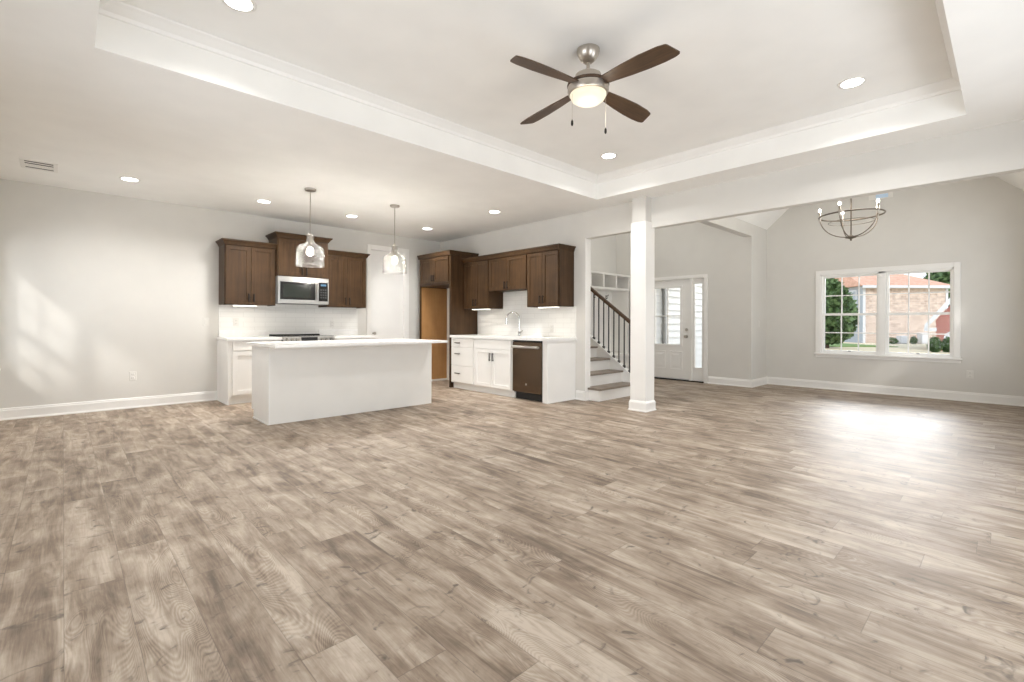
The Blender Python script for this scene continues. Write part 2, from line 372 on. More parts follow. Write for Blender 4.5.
b = MB(); b.box(XBT, 8.79, YA, YA + 0.1, 0, 4.2); b.box(8.79, 8.93, 6.07, YA, 0, 4.2)
struct('wall_stair', b, WALL, 'unseen wall at the top of the stairs', 'wall')

b = MB(); b.box(XL - 3.2, XL - 0.125, -4.0, 5.75, 2.36, 2.44); b.box(XL - 0.125, XW, -4.0, YF - 0.125, 2.36, 2.44)
struct('sun_block_roof', b, TRIM, 'unseen roof slab added to block sun outside the living room', 'roof')  # added out of view to keep sun from the cut openings

def base_profile(h=0.135, t=0.016):
    return [(0, 0), (t + 0.012, 0), (t + 0.012, 0.012), (t, 0.022), (t, h - 0.03), (t - 0.006, h - 0.018), (t - 0.006, h - 0.008), (0.004, h), (0, h)]
def baseboard(name, p0, p1, n, label):
    """p0->p1 on the wall line, n the unit normal into the room"""
    b = MB(); ends = []
    for p in (p0, p1): ends.append([(p[0] + n[0] * o, p[1] + n[1] * o, z) for o, z in base_profile()])
    b.rings(ends); struct(name, b, TRIM, label, 'baseboard')
baseboard('baseboard_back', (XL, YA), (1.62, YA), (0, -1), 'white baseboard along the far wall left of the kitchen')
baseboard('baseboard_right', (XB, 4.242), (XB, 4.40), (-1, 0), 'short white baseboard beside the sink counter end')
baseboard('baseboard_end', (XB - 0.028, 4.242), (XBT, 4.242), (0, -1), 'white baseboard on the wall end beside the stairs')
baseboard('baseboard_window', (XW, -0.2), (XW, 3.139), (-1, 0), 'long white baseboard under the dining window')
baseboard('baseboard_return', (8.762, 3.139), (XW, 3.139), (0, -1), 'white baseboard on the short wall return')
baseboard('baseboard_entry', (8.79, 3.139), (8.79, 3.90), (-1, 0), 'white baseboard right of the front door')
baseboard('baseboard_left', (XL, YF), (XL, YA), (1, 0), 'white baseboard along the left wall')

# column between the openings
t = thing('column', 'square white column standing between the stair opening and the dining room', 'column', (5.447, 3.283, 0), kind='structure')
b = MB(); b.box(5.338, 5.556, 3.172, 3.394, 0, 2.42, 0.004); put('shaft', b, TRIM, t)
b = MB(); b.rings([b.rect(5.447 - w, 5.447 + w, 3.283 - w, 3.283 + w, z) for w, z in ((0.130, 0), (0.130, 0.012), (0.122, 0.02), (0.122, 0.105), (0.117, 0.12), (0.112, 0.13), (0.108, 0.133))]); put('plinth', b, TRIM, t)
b = MB(); b.box(5.352, 5.52, 3.186, 3.38, 2.42, HC + 0.01); put('upper_box', b, WALL, t)

# cased-opening edges
b = MB(); b.box(XB - 0.004, XBT + 0.004, 4.236, 4.243, 0.14, 2.352)
struct('trim_2', b, TRIM, 'white edge trim on the wall end beside the stairs', 'trim')

# ------------------------------------------------------------------ windows
def double_window(name, label, Y0, Y1, zb, zt, X, out, cols=3, rows=2, n_units=2, mull=0.07, cat='window'):
    """window in a wall plane x = X whose outside lies in direction out"""
    root = thing(name, label, cat, (X, (Y0 + Y1) / 2, zb), kind='structure')
    s = out
    def bx(b, a0, a1, y0, y1, z0, z1, bev=0.0):
        x0, x1 = sorted((X + s * a0, X + s * a1)); b.box(x0, x1, y0, y1, z0, z1, bev)
    b = MB(); c = 0.075                                             # casing, stool and jamb
    bx(b, -0.018, 0.0, Y0 - c, Y0, zb, zt + c, 0.003); bx(b, -0.018, 0.0, Y1, Y1 + c, zb, zt + c, 0.003); bx(b, -0.018, 0.0, Y0, Y1, zt, zt + c, 0.003)
    put('casing', b, TRIM, root)
    b = MB(); bx(b, -0.055, 0.03, Y0 - c - 0.02, Y1 + c + 0.02, zb - 0.03, zb, 0.006); bx(b, -0.016, 0, Y0 - c, Y1 + c, zb - 0.075, zb - 0.03, 0.003)
    put('window_sill', b, TRIM, root)
    b = MB(); bx(b, 0, 0.14, Y0 - 0.002, Y0 + 0.02, zb, zt); bx(b, 0, 0.14, Y1 - 0.02, Y1 + 0.002, zb, zt); bx(b, 0, 0.14, Y0, Y1, zt - 0.02, zt + 0.002); bx(b, 0.02, 0.14, Y0, Y1, zb - 0.004, zb + 0.02)
    w = (Y1 - Y0 - mull * (n_units - 1)) / n_units
    for k in range(1, n_units):
        y = Y0 + k * w + (k - 1) * mull; bx(b, 0.0, 0.14, y - 0.01, y + mull + 0.01, zb, zt)
    put('window_frame', b, TRIM, root)
    zm = (zb + zt) / 2 - 0.01
    for k in range(n_units):
        y0 = Y0 + k * (w + mull) + 0.012; y1 = y0 + w - 0.024
        for z0, z1, d in ((zb + 0.015, zm + 0.02, 0.05), (zm - 0.02, zt - 0.015, 0.085)):
            b = MB(); f = 0.034
            bx(b, d, d + 0.03, y0, y0 + f, z0, z1); bx(b, d, d + 0.03, y1 - f, y1, z0, z1); bx(b, d, d + 0.03, y0 + f, y1 - f, z0, z0 + f); bx(b, d, d + 0.03, y0 + f, y1 - f, z1 - f, z1)
            gy0, gy1, gz0, gz1 = y0 + f, y1 - f, z0 + f, z1 - f
            for i in range(1, cols):
                y = gy0 + (gy1 - gy0) * i / cols; bx(b, d + 0.008, d + 0.022, y - 0.009, y + 0.009, gz0, gz1)
            for i in range(1, rows):
                z = gz0 + (gz1 - gz0) * i / rows; bx(b, d + 0.009, d + 0.021, gy0, gy1, z - 0.009, z + 0.009)
            sash = put('sash', b, TRIM, root)
            b = MB(); bx(b, d + 0.012, d + 0.018, gy0 - 0.005, gy1 + 0.005, gz0 - 0.005, gz1 + 0.005); put('window_pane', b, GLASS, sash)
            if d < 0.06:
                b = MB(); ym = (y0 + y1) / 2; bx(b, d - 0.02, d, ym - 0.02, ym + 0.02, z0 + 0.02, z0 + 0.035, 0.003); put('lift', b, GREY, sash)
    return root
double_window('window_1', 'white double hung pair of windows in the dining wall looking onto brick houses', 0.575, 2.265, 0.625, 1.965, XW, 1)
double_window('window_2', 'white window in the left wall next to the corner', LW0, LW1, 0.60, 2.0, XL, -1, cols=2, rows=2)

# wall register high above the dining window
t = thing('wall_register', 'small white register with pale blue centre high on the dining wall', 'vent', (XW, 1.44, 3.18))
b = MB(); b.box(XW - 0.014, XW, 1.285, 1.595, 3.135, 3.225, 0.003); put('frame', b, PLAST, t)
b = MB(); b.box(XW - 0.02, XW - 0.012, 1.345, 1.50, 3.15, 3.21); put('louver_panel', b, BLUEF, t, 'pale blue centre of the register')

# ------------------------------------------------------------------ front door and sidelight
t = thing('door_1', 'white half glass front door with sidelight in the foyer', 'door', (8.79, 4.6, 0), kind='structure')
b = MB(); X = 8.79
for y0, y1, z0, z1 in ((3.915, 3.985, 0, 2.055), (5.23, 5.30, 0, 2.055), (3.985, 5.23, 1.995, 2.055)): b.box(X - 0.018, X, y0, y1, z0, z1, 0.003)
put('casing', b, TRIM, t)
b = MB(); b.box(X, X + 0.12, DY0, DY0 + 0.015, 0, 2.01); b.box(X, X + 0.12, DY1 - 0.015, DY1, 0, 2.01); b.box(X, X + 0.12, DY0, DY1, 1.995, 2.01); b.box(X - 0.004, X + 0.12, 4.228, 4.278, 0, 2.0)
put('jamb', b, TRIM, t)
b = MB(); b.box(X - 0.02, X + 0.14, DY0, DY1, 0.0, 0.022, 0.004); put('threshold', b, BRONZE, t, 'dark threshold under the front door')
b = MB(); x0, x1 = X + 0.03, X + 0.075; a0, a1 = 4.284, 5.215; gy0, gy1, gz0, gz1 = 4.465, 5.03, 0.70, 1.84
b.box(x0, x1, a0, gy0, 0.03, 1.99); b.box(x0, x1, gy1, a1, 0.03, 1.99); b.box(x0, x1, gy0, gy1, gz1, 1.99); b.box(x0, x1, gy0, gy1, 0.03, gz0)
for y0, y1 in ((4.43, 4.70), (4.79, 5.06)):                          # raised lower panels
    b.rings([[(x0 - d, y0 + o, 0.20 + o), (x0 - d, y1 - o, 0.20 + o), (x0 - d, y1 - o, 0.58 - o), (x0 - d, y0 + o, 0.58 - o)] for d, o in ((-0.004, 0), (0.004, 0.004), (0.004, 0.02), (0.0005, 0.03), (0.0005, 0.055), (0.004, 0.08))])
for y0, y1, z0, z1 in ((gy0 - 0.03, gy0 + 0.01, gz0 - 0.03, gz1 + 0.03), (gy1 - 0.01, gy1 + 0.03, gz0 - 0.03, gz1 + 0.03), (gy0, gy1, gz0 - 0.03, gz0 + 0.01), (gy0, gy1, gz1 - 0.01, gz1 + 0.03)): b.box(x0 - 0.012, x1 + 0.01, y0, y1, z0, z1, 0.003)
b.box(x0 + 0.004, x1 - 0.004, 4.738, 4.758, gz0, gz1); b.box(x0 + 0.005, x1 - 0.005, gy0, gy1, 1.265, 1.285)
leaf = put('door_leaf', b, TRIM, t)
b = MB(); b.box(x0 + 0.02, x0 + 0.026, gy0 - 0.005, gy1 + 0.005, gz0 - 0.005, gz1 + 0.005); put('glass_pane', b, GLASS, leaf)
b = MB(); b.tube([(x0, 4.348, 0.87), (x0 - 0.012, 4.348, 0.87)], 0.032, 16); b.tube([(x0 - 0.01, 4.348, 0.87), (x0 - 0.035, 4.348, 0.87)], 0.012); b.tube([(x0 - 0.03, 4.348, 0.87), (x0 - 0.04, 4.348, 0.87), (x0 - 0.06, 4.348, 0.87), (x0 - 0.066, 4.348, 0.87)], [0.018, 0.028, 0.027, 0.012], 16); put('door_knob', b, NICK, leaf, 'dark metal knob')
b = MB(); b.tube([(x0, 4.345, 1.0), (x0 - 0.018, 4.345, 1.0)], [0.03, 0.026], 16); b.box(x0 - 0.03, x0 - 0.016, 4.339, 4.351, 0.985, 1.015, 0.002); put('deadbolt', b, NICK, leaf)
b = MB(); s0, s1 = 3.99, 4.228; h0, h1, k0, k1 = 4.03, 4.185, 0.27, 1.89
b.box(x0, x1, s0, h0, 0.022, 1.995); b.box(x0, x1, h1, s1, 0.022, 1.995); b.box(x0, x1, h0, h1, k1, 1.995); b.box(x0, x1, h0, h1, 0.022, k0)
for y0, y1, z0, z1 in ((h0 - 0.015, h0 + 0.006, k0 - 0.02, k1 + 0.02), (h1 - 0.006, h1 + 0.015, k0 - 0.02, k1 + 0.02), (h0, h1, k0 - 0.02, k0 + 0.006), (h0, h1, k1 - 0.006, k1 + 0.02)): b.box(x0 - 0.01, x0 + 0.005, y0, y1, z0, z1)
sl = put('sidelight', b, TRIM, t)
b = MB(); b.box(x0 + 0.02, x0 + 0.026, h0 - 0.005, h1 + 0.005, k0 - 0.005, k1 + 0.005); put('glass_pane', b, GLASS, sl)

# pantry door in the far wall
t = thing('door_2', 'tall white flat pantry door in the far wall beside the right wall cabinet', 'door', (4.33, YA, 0), kind='structure')
b = MB()
for x0, x1, z0, z1 in ((3.915, 3.985, 0, 2.515), (4.675, 4.765, 0, 2.515), (3.985, 4.675, 2.435, 2.515)): b.box(x0, x1, YA - 0.02, YA, z0, z1, 0.003)
put('casing', b, TRIM, t)
b = MB(); b.box(3.98, 3.992, YA, YA + 0.12, 0, 2.44); b.box(4.668, 4.68, YA, YA + 0.12, 0, 2.44); b.box(3.98, 4.68, YA, YA + 0.12, 2.43, 2.44); put('jamb', b, TRIM, t)
b = MB(); b.box(3.996, 4.665, YA + 0.03, YA + 0.07, 0.01, 2.427)
leaf = put('door_leaf', b, CABW, t)
b = MB(); b.box(3.984, 3.994, YA - 0.002, YA + 0.03, 0.93, 1.03, 0.002); put('latch_plate', b, BRONZE, leaf, 'small dark latch on the door edge')
b = MB(); b.tube([(4.06, YA + 0.03, 0.93), (4.06, YA + 0.0, 0.93), (4.06, YA - 0.03, 0.93), (4.06, YA - 0.036, 0.93)], [0.02, 0.012, 0.027, 0.01], 14); put('door_knob', b, NICK, leaf)

# ------------------------------------------------------------------ cabinets (local frame: x along the front, y into the wall, front at y = 0)
def shaker(b, x0, x1, z0, z1, rail=0.057, t=0.02):
    b.box(x0, x0 + rail, -t, -0.001, z0, z1, 0.0015); b.box(x1 - rail, x1, -t, -0.001, z0, z1, 0.0015)
    b.box(x0 + rail, x1 - rail, -t, -0.001, z0, z0 + rail, 0.0015); b.box(x0 + rail, x1 - rail, -t, -0.001, z1 - rail, z1, 0.0015)
    b.box(x0 + rail - 0.002, x1 - rail + 0.002, -0.010, -0.001, z0 + rail - 0.002, z1 - rail + 0.002)
def pull(x, z, L, vertical, parent, m=None):
    b = MB(); y = -0.02
    if vertical:
        b.box(x - 0.0085, x + 0.0085, y - 0.034, y - 0.020, z - L / 2, z + L / 2, 0.003)
        for q in (-L / 2 + 0.015, L / 2 - 0.015): b.box(x - 0.005, x + 0.005, y - 0.022, y + 0.002, z + q - 0.005, z + q + 0.005)
    else:
        b.box(x - L / 2, x + L / 2, y - 0.034, y - 0.020, z - 0.0085, z + 0.0085, 0.003)
        for q in (-L / 2 + 0.015, L / 2 - 0.015): b.box(x + q - 0.005, x + q + 0.005, y - 0.022, y + 0.002, z - 0.005, z + 0.005)
    return put('handle', b, m or BRONZE, parent, local=True)
def crown(b, x0, x1, d, z, h=0.075, L=True, Rr=True, out=0.055):
    pts = [(0.0, 0.0), (0.006, 0.004), (0.010, 0.016), (out * 0.55, h * 0.55), (out * 0.85, h * 0.72), (out, h * 0.78), (out, h)]
    b.rings([b.rect(x0 - (o if L else 0), x1 + (o if Rr else 0), -0.02 - o, d, z + q) for o, q in pts])
def wall_cabinet(label, origin, rz, w, d, z0, z1, crown_h=0.075, L=True, Rr=True, out=0.042, pull_z=None, group='stained wall cabinets', pl=0.12):
    root = thing('wall_cabinet', label, 'cabinet', (origin[0], origin[1], z0), rz, group)
    h = z1 - z0
    b = MB(); b.box(0, w, 0, d, 0.012, h); b.box(0, w, 0, 0.02, 0, 0.014); b.box(0, 0.018, 0, d, 0, 0.014); b.box(w - 0.018, w, 0, d, 0, 0.014)
    put('body', b, DARKW, root, local=True)
    gap = 0.004; mid = w / 2
    for x0, x1, px in ((0.012, mid - gap / 2, mid - 0.034), (mid + gap / 2, w - 0.012, mid + 0.034)):
        b = MB(); shaker(b, x0, x1, 0.008, h - 0.012); dr = put('door', b, DARKW, root, local=True)
        pull(px, (pull_z if pull_z is not None else 0.105), pl, True, dr)
    b = MB(); crown(b, 0, w, d, h - 0.004, crown_h, L, Rr, out); put('crown', b, DARKW, root, local=True)
    return root
UY = YA - 0.33
GA = 'dark stained cabinets on the range wall'
wall_cabinet('dark stained wall cabinet left of the microwave', (1.632, UY), 0, 0.666, 0.33, 1.37, 2.215, group=GA, Rr=False)
wall_cabinet('taller dark stained wall cabinet directly above the microwave', (2.30, YA - 0.40), 0, 0.757, 0.40, 1.815, 2.385, pull_z=0.085, group=GA, out=0.048)
wall_cabinet('dark stained wall cabinet right of the microwave beside the pantry door', (3.060, UY), 0, 0.680, 0.33, 1.37, 2.215, group=GA, L=False)
UX = XB - 0.33; GB = 'dark stained cabinets on the sink wall'; RB = -math.pi / 2
wall_cabinet('dark stained wall cabinet between the fridge surround and the faucet', (UX, 6.68), RB, 0.68, 0.33, 1.365, 2.185, group=GB, out=0.034, L=False, Rr=False)
wall_cabinet('short dark stained wall cabinet high above the faucet', (UX, 5.998), RB, 0.898, 0.33, 1.645, 2.185, pull_z=0.085, group=GB, out=0.034, L=False, Rr=False)
wall_cabinet('dark stained wall cabinet above the dishwasher', (UX, 5.098), RB, 0.644, 0.33, 1.365, 2.185, group=GB, out=0.034, L=False)

# tall fridge surround
t = thing('fridge_surround', 'tall dark stained surround around the empty fridge space', 'cabinet', (4.883, 7.68, 0), RB)
D = XB - 4.883 - 0.002; w = 7.68 - 6.69
b = MB(); b.box(0, 0.022, 0, D, 0, 2.31); put('side_panel', b, DARKW, t, local=True)
b = MB(); b.box(0.0222, 0.03, 0.03, D, 0.0, 1.79); put('inner_panel', b, NATW, t, 'bare orange plywood inner face', local=True)
b = MB(); b.box(0.03, 0.036, 0.03, D, 0.0, 0.035); put('shoe_strip', b, TRIM, t, local=True)
b = MB(); b.box(w - 0.04, w, 0, D, 0, 2.31); put('side_panel', b, DARKW, t, local=True)
b = MB(); b.box(0.022, w - 0.04, 0.0, D, 1.80, 2.31); put('body', b, DARKW, t, local=True)
mid = (w - 0.02) / 2
for x0, x1, px in ((0.03, mid - 0.002, mid - 0.034), (mid + 0.002, w - 0.06, mid + 0.034)):
    b = MB(); shaker(b, x0, x1, 1.845, 2.295); dr = put('door', b, DARKW, t, local=True); pull(px, 1.845 + 0.085, 0.11, True, dr)
b = MB(); crown(b, 0, w, D, 2.305, 0.08, True, True, 0.022); put('crown', b, DARKW, t, local=True)

# base cabinets
def base_cabinet(name, label, origin, rz, w, fronts, d=0.60, h=0.87, toe=0.10, toe_in=0.06, end_panels=(), group=None, cat='cabinet', hm=None, hollow=False):
    root = thing(name, label, cat, (origin[0], origin[1], 0), rz, group)
    b = MB()
    if hollow:
        b.box(0, 0.018, 0, d, toe, h); b.box(w - 0.018, w, 0, d, toe, h); b.box(0.018, w - 0.018, 0, 0.018, toe, h); b.box(0.018, w - 0.018, d - 0.012, d, toe, h); b.box(0.018, w - 0.018, 0.018, d - 0.012, toe, toe + 0.018)
    else: b.box(0, w, 0, d, toe, h)
    b.box(0.0, w, toe_in, d, 0, toe); put('body', b, CABW, root, local=True)
    b = MB(); b.box(0, w, toe_in - 0.012, toe_in, 0.0, toe - 0.002); put('toe_kick', b, CABW, root, local=True)
    for kind, x0, x1, z0, z1, hs in fronts:
        b = MB()
        if kind == 'slab': b.box(x0, x1, -0.02, -0.001, z0, z1, 0.002)
        else: shaker(b, x0, x1, z0, z1, 0.055)
        f = put('drawer' if kind in ('slab', 'drawer') else 'door', b, CABW, root, local=True)
        for (hx, hz, L, vert) in hs: pull(hx, hz, L, vert, f, hm)
    return root
BY = YA - 0.61
base_cabinet('base_cabinet', 'white base cabinet left of the range under the far countertop', (1.635, BY), 0, 0.66,
             [('slab', 0.035, 0.625, 0.735, 0.855, []), ('door', 0.035, 0.625, 0.13, 0.718, [])], group='white base cabinets on the range wall')
base_cabinet('base_cabinet', 'white base cabinet right of the range below the pantry side counter', (3.068, BY), 0, 0.665,
             [('slab', 0.035, 0.63, 0.735, 0.858, []), ('door', 0.035, 0.63, 0.13, 0.725, [])], group='white base cabinets on the range wall')
t = thing('end_panel', 'tall white side panel covering the left end of the range wall cabinets', 'panel', (1.624, BY, 0))
b = MB(); b.box(1.614, 1.634, BY - 0.002, YA, 0, 0.872); put('panel', b, CABW, t)
b = MB(); b.box(1.604, 1.634, BY + 0.06, YA, 0, 0.018, 0.003); put('shoe_strip', b, CABW, t)
BX = XB - 0.61
PK = mat('pewter', (0.20, 0.18, 0.16), 0.35, 0.9)
base_cabinet('drawer_cabinet', 'white base cabinet with three stacked drawers beside the fridge surround', (BX, 6.662), RB, 0.625,
             [('slab', 0.02, 0.61, 0.715, 0.858, [(0.215, 0.786, 0.13, False)]), ('slab', 0.02, 0.61, 0.405, 0.705, [(0.215, 0.60, 0.13, False)]), ('slab', 0.02, 0.61, 0.115, 0.395, [(0.215, 0.27, 0.13, False)])],
             group='white base cabinets on the sink wall', hm=PK)
base_cabinet('sink_cabinet', 'white two door sink base cabinet under the faucet', (BX, 6.034), RB, 0.915,
             [('slab', 0.03, 0.885, 0.715, 0.858, []), ('door', 0.03, 0.455, 0.115, 0.705, [(0.423, 0.59, 0.13, True)]), ('door', 0.46, 0.885, 0.115, 0.705, [(0.492, 0.59, 0.13, True)])],
             group='white base cabinets on the sink wall', hollow=True)
t = thing('end_panel', 'white side panel closing the sink counter beside the dishwasher', 'panel', (BX, 4.47, 0))
b = MB(); b.box(BX - 0.006, XB, 4.42, 4.515, 0.0, 0.872, 0.002); put('panel', b, CABW, t)
b = MB(); b.box(BX + 0.0, XB, 4.405, 4.42, 0.0, 0.02, 0.003); put('shoe_strip', b, CABW, t)

# countertops
def counter(name, label, slabs, splash=()):
    x = [q for s in slabs for q in s[:2]]; y = [q for s in slabs for q in s[2:4]]
    t = thing(name, label, 'countertop', (sum(x) / len(x), sum(y) / len(y), slabs[0][4]))
    b = MB()
    for s in slabs: b.box(*s)
    put('slab', b, quartz, t)
    for s in splash:
        b = MB(); b.box(*s, 0.002); put('upstand', b, quartz, t)
CT = 0.905
counter('countertop', 'white quartz countertop left of the range', [(1.600, 2.30, BY - 0.035, YA - 0.001, CT - 0.033, CT)], [(1.632, 2.30, YA - 0.022, YA - 0.001, CT, CT + 0.10)])
counter('countertop', 'white quartz countertop right of the range beside the pantry door', [(3.064, 3.765, BY - 0.035, YA - 0.001, CT - 0.033, CT)], [(3.064, 3.74, YA - 0.022, YA - 0.001, CT, CT + 0.10)])
CB = 0.912; fx = BX - 0.035
counter('countertop', 'long white quartz countertop around the sink', [(fx, 5.00, 4.395, 6.675, CB - 0.04, CB), (5.34, XB - 0.001, 4.395, 6.675, CB - 0.04, CB), (5.00, 5.34, 4.395, 5.20, CB - 0.04, CB), (5.00, 5.34, 5.90, 6.675, CB - 0.04, CB)])
t = thing('sink', 'steel undermount sink set into the long white countertop', 'sink', (5.17, 5.55, CB - 0.04))
b = MB(); z0, z1 = CB - 0.20, CB - 0.041
for q in ((4.995, 5.008, 5.19, 5.91, z0, z1), (5.332, 5.345, 5.19, 5.91, z0, z1), (5.008, 5.332, 5.19, 5.205, z0, z1), (5.008, 5.332, 5.895, 5.91, z0, z1), (4.995, 5.345, 5.19, 5.91, z0 - 0.01, z0)): b.box(*q)
put('basin', b, STEEL, t)
b = MB(); b.lathe([(0.04, 0), (0.04, 0.003), (0.03, 0.004), (0.01, 0.002)], (5.17, 5.55, z0), 18); put('drain', b, NICK, t)

# kitchen tile
b = MB(); b.box(1.632, 3.742, YA - 0.011, YA, CT, 1.372); b.box(2.298, 3.06, YA - 0.011, YA, 1.372, 1.815)
struct('trim_3', b, tile_mat('white_tile_a', 'x'), 'white tile backsplash behind the range', 'backsplash')
b = MB(); b.box(XB - 0.011, XB, 4.412, 6.688, CB, 1.367); b.box(XB - 0.011, XB, 5.10, 5.998, 1.367, 1.647)
struct('trim_4', b, tile_mat('white_tile_b', 'y'), 'white tile backsplash behind the faucet', 'backsplash')

# faucet
t = thing('faucet', 'tall chrome gooseneck kitchen faucet rising behind the sink', 'faucet', (5.385, 5.50, CB))
b = MB(); b.lathe([(0.030, 0), (0.030, 0.006), (0.023, 0.012), (0.021, 0.06), (0.017, 0.08)], (5.385, 5.50, CB), 20); put('base', b, CHROME, t)
b = MB(); pth = [(5.385, 5.50, CB + 0.07), (5.385, 5.50, CB + 0.27)]
ux, uy = -0.35, 0.94                                                 # the arc swings over towards the left end
for k in range(1, 13):
    a = math.pi * k / 12 * 0.93; r = 0.115
    pth.append((5.385 + ux * r * (1 - math.cos(a)), 5.50 + uy * r * (1 - math.cos(a)), CB + 0.27 + r * math.sin(a)))
b.tube(pth, 0.0135, 12); put('spout', b, CHROME, t)
e = Vector(pth[-1]); b = MB(); b.tube([e, e + Vector((0, 0.004, -0.035)), e + Vector((0, 0.012, -0.10)), e + Vector((0, 0.013, -0.105))], [0.016, 0.018, 0.022, 0.016], 14); put('spray_head', b, CHROME, t)
b = MB(); b.tube([(5.385, 5.50, CB + 0.045), (5.37, 5.45, CB + 0.05), (5.35, 5.39, CB + 0.085)], [0.014, 0.010, 0.007], 10); put('handle', b, CHROME, t)

# dishwasher
t = thing('dishwasher', 'brown slate steel dishwasher under the sink counter', 'dishwasher', (BX, 5.112, 0), RB)
b = MB(); b.box(0.004, 0.594, 0.01, 0.58, 0.10, 0.868); put('body', b, BLACKM, t, local=True)
b = MB(); b.box(0.008, 0.590, -0.03, 0.008, 0.115, 0.845, 0.006); dr = put('door', b, SLATE, t, local=True)
b = MB(); b.box(0.008, 0.590, -0.026, 0.008, 0.848, 0.866, 0.002); put('control_strip', b, BLACK, t, local=True)
b = MB(); b.tube([(0.035, -0.065, 0.775), (0.2, -0.072, 0.775), (0.4, -0.072, 0.775), (0.563, -0.065, 0.775)], 0.019, 12)
for q in (0.05, 0.548): b.box(q - 0.012, q + 0.012, -0.065, -0.028, 0.763, 0.787, 0.003)
put('handle', b, STEEL, dr, local=True)
b = MB(); b.tube([(0.298, -0.03, 0.235), (0.298, -0.033, 0.235)], 0.013, 16); put('badge', b, STEEL, dr, 'small round steel badge', local=True)
b = MB(); b.box(0.01, 0.588, 0.05, 0.07, 0.002, 0.11); put('toe_kick', b, BLACKM, t, local=True)

# range
t = thing('range', 'stainless slide-in range with black cooktop between the far countertops', 'range', (2.304, BY, 0))
b = MB(); b.box(2.306, 3.058, BY + 0.0, YA - 0.03, 0.05, 0.90); put('body', b, STEEL, t)
b = MB(); b.box(2.303, 3.061, BY - 0.025, YA - 0.014, 0.90, 0.918, 0.003); put('cooktop', b, BLACK, t)
b = MB(); b.box(2.306, 3.058, YA - 0.075, YA - 0.014, 0.918, 0.936, 0.003); put('back_rail', b, BLACKM, t)
b = MB(); b.prism([(BY - 0.055, 0.80), (BY - 0.035, 0.912), (BY + 0.0, 0.912), (BY + 0.0, 0.80)], 2.306, 3.058, 'x'); cp = put('control_panel', b, STEEL, t)
b = MB(); b.prism([(BY - 0.0565, 0.815), (BY - 0.041, 0.902), (BY - 0.03, 0.902), (BY - 0.03, 0.815)], 2.56, 2.80, 'x'); put('display', b, BLACK, cp)
for kx in (2.36, 2.43, 2.50, 2.865, 2.935, 3.005):
    b = MB(); b.tube([(kx, BY - 0.045, 0.868), (kx, BY - 0.07, 0.864), (kx, BY - 0.088, 0.861)], [0.026, 0.025, 0.021], 16); put('knob', b, STEEL, cp)
b = MB(); b.box(2.312, 3.052, BY - 0.04, BY - 0.001, 0.24, 0.785, 0.005); od = put('oven_door', b, STEEL, t)
b = MB(); b.box(2.40, 2.965, BY - 0.043, BY - 0.036, 0.33, 0.64); put('oven_glass', b, BLACK, od)
b = MB(); b.tube([(2.35, BY - 0.085, 0.735), (3.014, BY - 0.085, 0.735)], 0.014, 12); b.box(2.36, 2.38, BY - 0.085, BY - 0.038, 0.725, 0.745); b.box(2.984, 3.004, BY - 0.085, BY - 0.038, 0.725, 0.745); put('handle', b, STEEL, od)
b = MB(); b.box(2.312, 3.052, BY - 0.035, BY - 0.001, 0.06, 0.225, 0.005); put('drawer', b, STEEL, t)

# microwave
MY = YA - 0.405
t = thing('microwave', 'stainless over the range microwave under the taller wall cabinet', 'microwave', (2.302, MY, 1.40))
b = MB(); b.box(2.302, 3.056, MY, YA - 0.002, 1.405, 1.813); put('body', b, GREY, t)
b = MB(); b.box(2.302, 3.056, MY - 0.03, MY - 0.001, 1.745, 1.812, 0.004); put('vent_strip', b, STEEL, t)
b = MB(); b.box(2.302, 3.056, MY - 0.03, MY - 0.001, 1.408, 1.452, 0.004); put('bottom_strip', b, STEEL, t)
b = MB(); x0, x1, z0, z1 = 2.302, 2.90, 1.454, 1.743
b.box(x0, x0 + 0.03, MY - 0.032, MY - 0.001, z0, z1, 0.003); b.box(x1 - 0.055, x1, MY - 0.032, MY - 0.001, z0, z1, 0.003); b.box(x0 + 0.03, x1 - 0.055, MY - 0.032, MY - 0.001, z0, z0 + 0.012); b.box(x0 + 0.03, x1 - 0.055, MY - 0.032, MY - 0.001, z1 - 0.012, z1)
dr = put('door', b, STEEL, t)
b = MB(); b.box(x0 + 0.03, x1 - 0.055, MY - 0.030, MY - 0.02, z0 + 0.012, z1 - 0.012); put('door_glass', b, BLACK, dr)
b = MB(); b.box(x0 + 0.075, x1 - 0.13, MY - 0.0315, MY - 0.029, z0 + 0.045, z1 - 0.05); put('inner_window', b, mat('smoked_glass', (0.02, 0.024, 0.02), 0.15), dr)
b = MB(); b.tube([(2.872, MY - 0.065, 1.475), (2.872, MY - 0.07, 1.52), (2.872, MY - 0.07, 1.68), (2.872, MY - 0.065, 1.722)], 0.012, 12); b.box(2.864, 2.88, MY - 0.065, MY - 0.03, 1.482, 1.496); b.box(2.864, 2.88, MY - 0.065, MY - 0.03, 1.70, 1.714); put('handle', b, STEEL, dr)
b = MB(); b.box(2.905, 3.04, MY - 0.03, MY - 0.001, 1.454, 1.743, 0.003); cpn = put('control_panel', b, BLACK, t)
b = MB()
for i in range(4):
    for k in range(3): b.box(2.925 + k * 0.036, 2.949 + k * 0.036, MY - 0.032, MY - 0.029, 1.50 + i * 0.04, 1.522 + i * 0.04)
put('keypad', b, mat('dim_keys', (0.05, 0.05, 0.052), 0.4), cpn)
b = MB(); b.box(2.93, 3.015, MY - 0.032, MY - 0.029, 1.69, 1.72); put('display', b, mat('display_glow', (0.05, 0.12, 0.2), 0.3, emit=(0.3, 0.7, 1), estr=0.08), cpn)
b = MB(); b.box(3.042, 3.056, MY - 0.03, MY - 0.001, 1.454, 1.743); put('side_strip', b, STEEL, t)

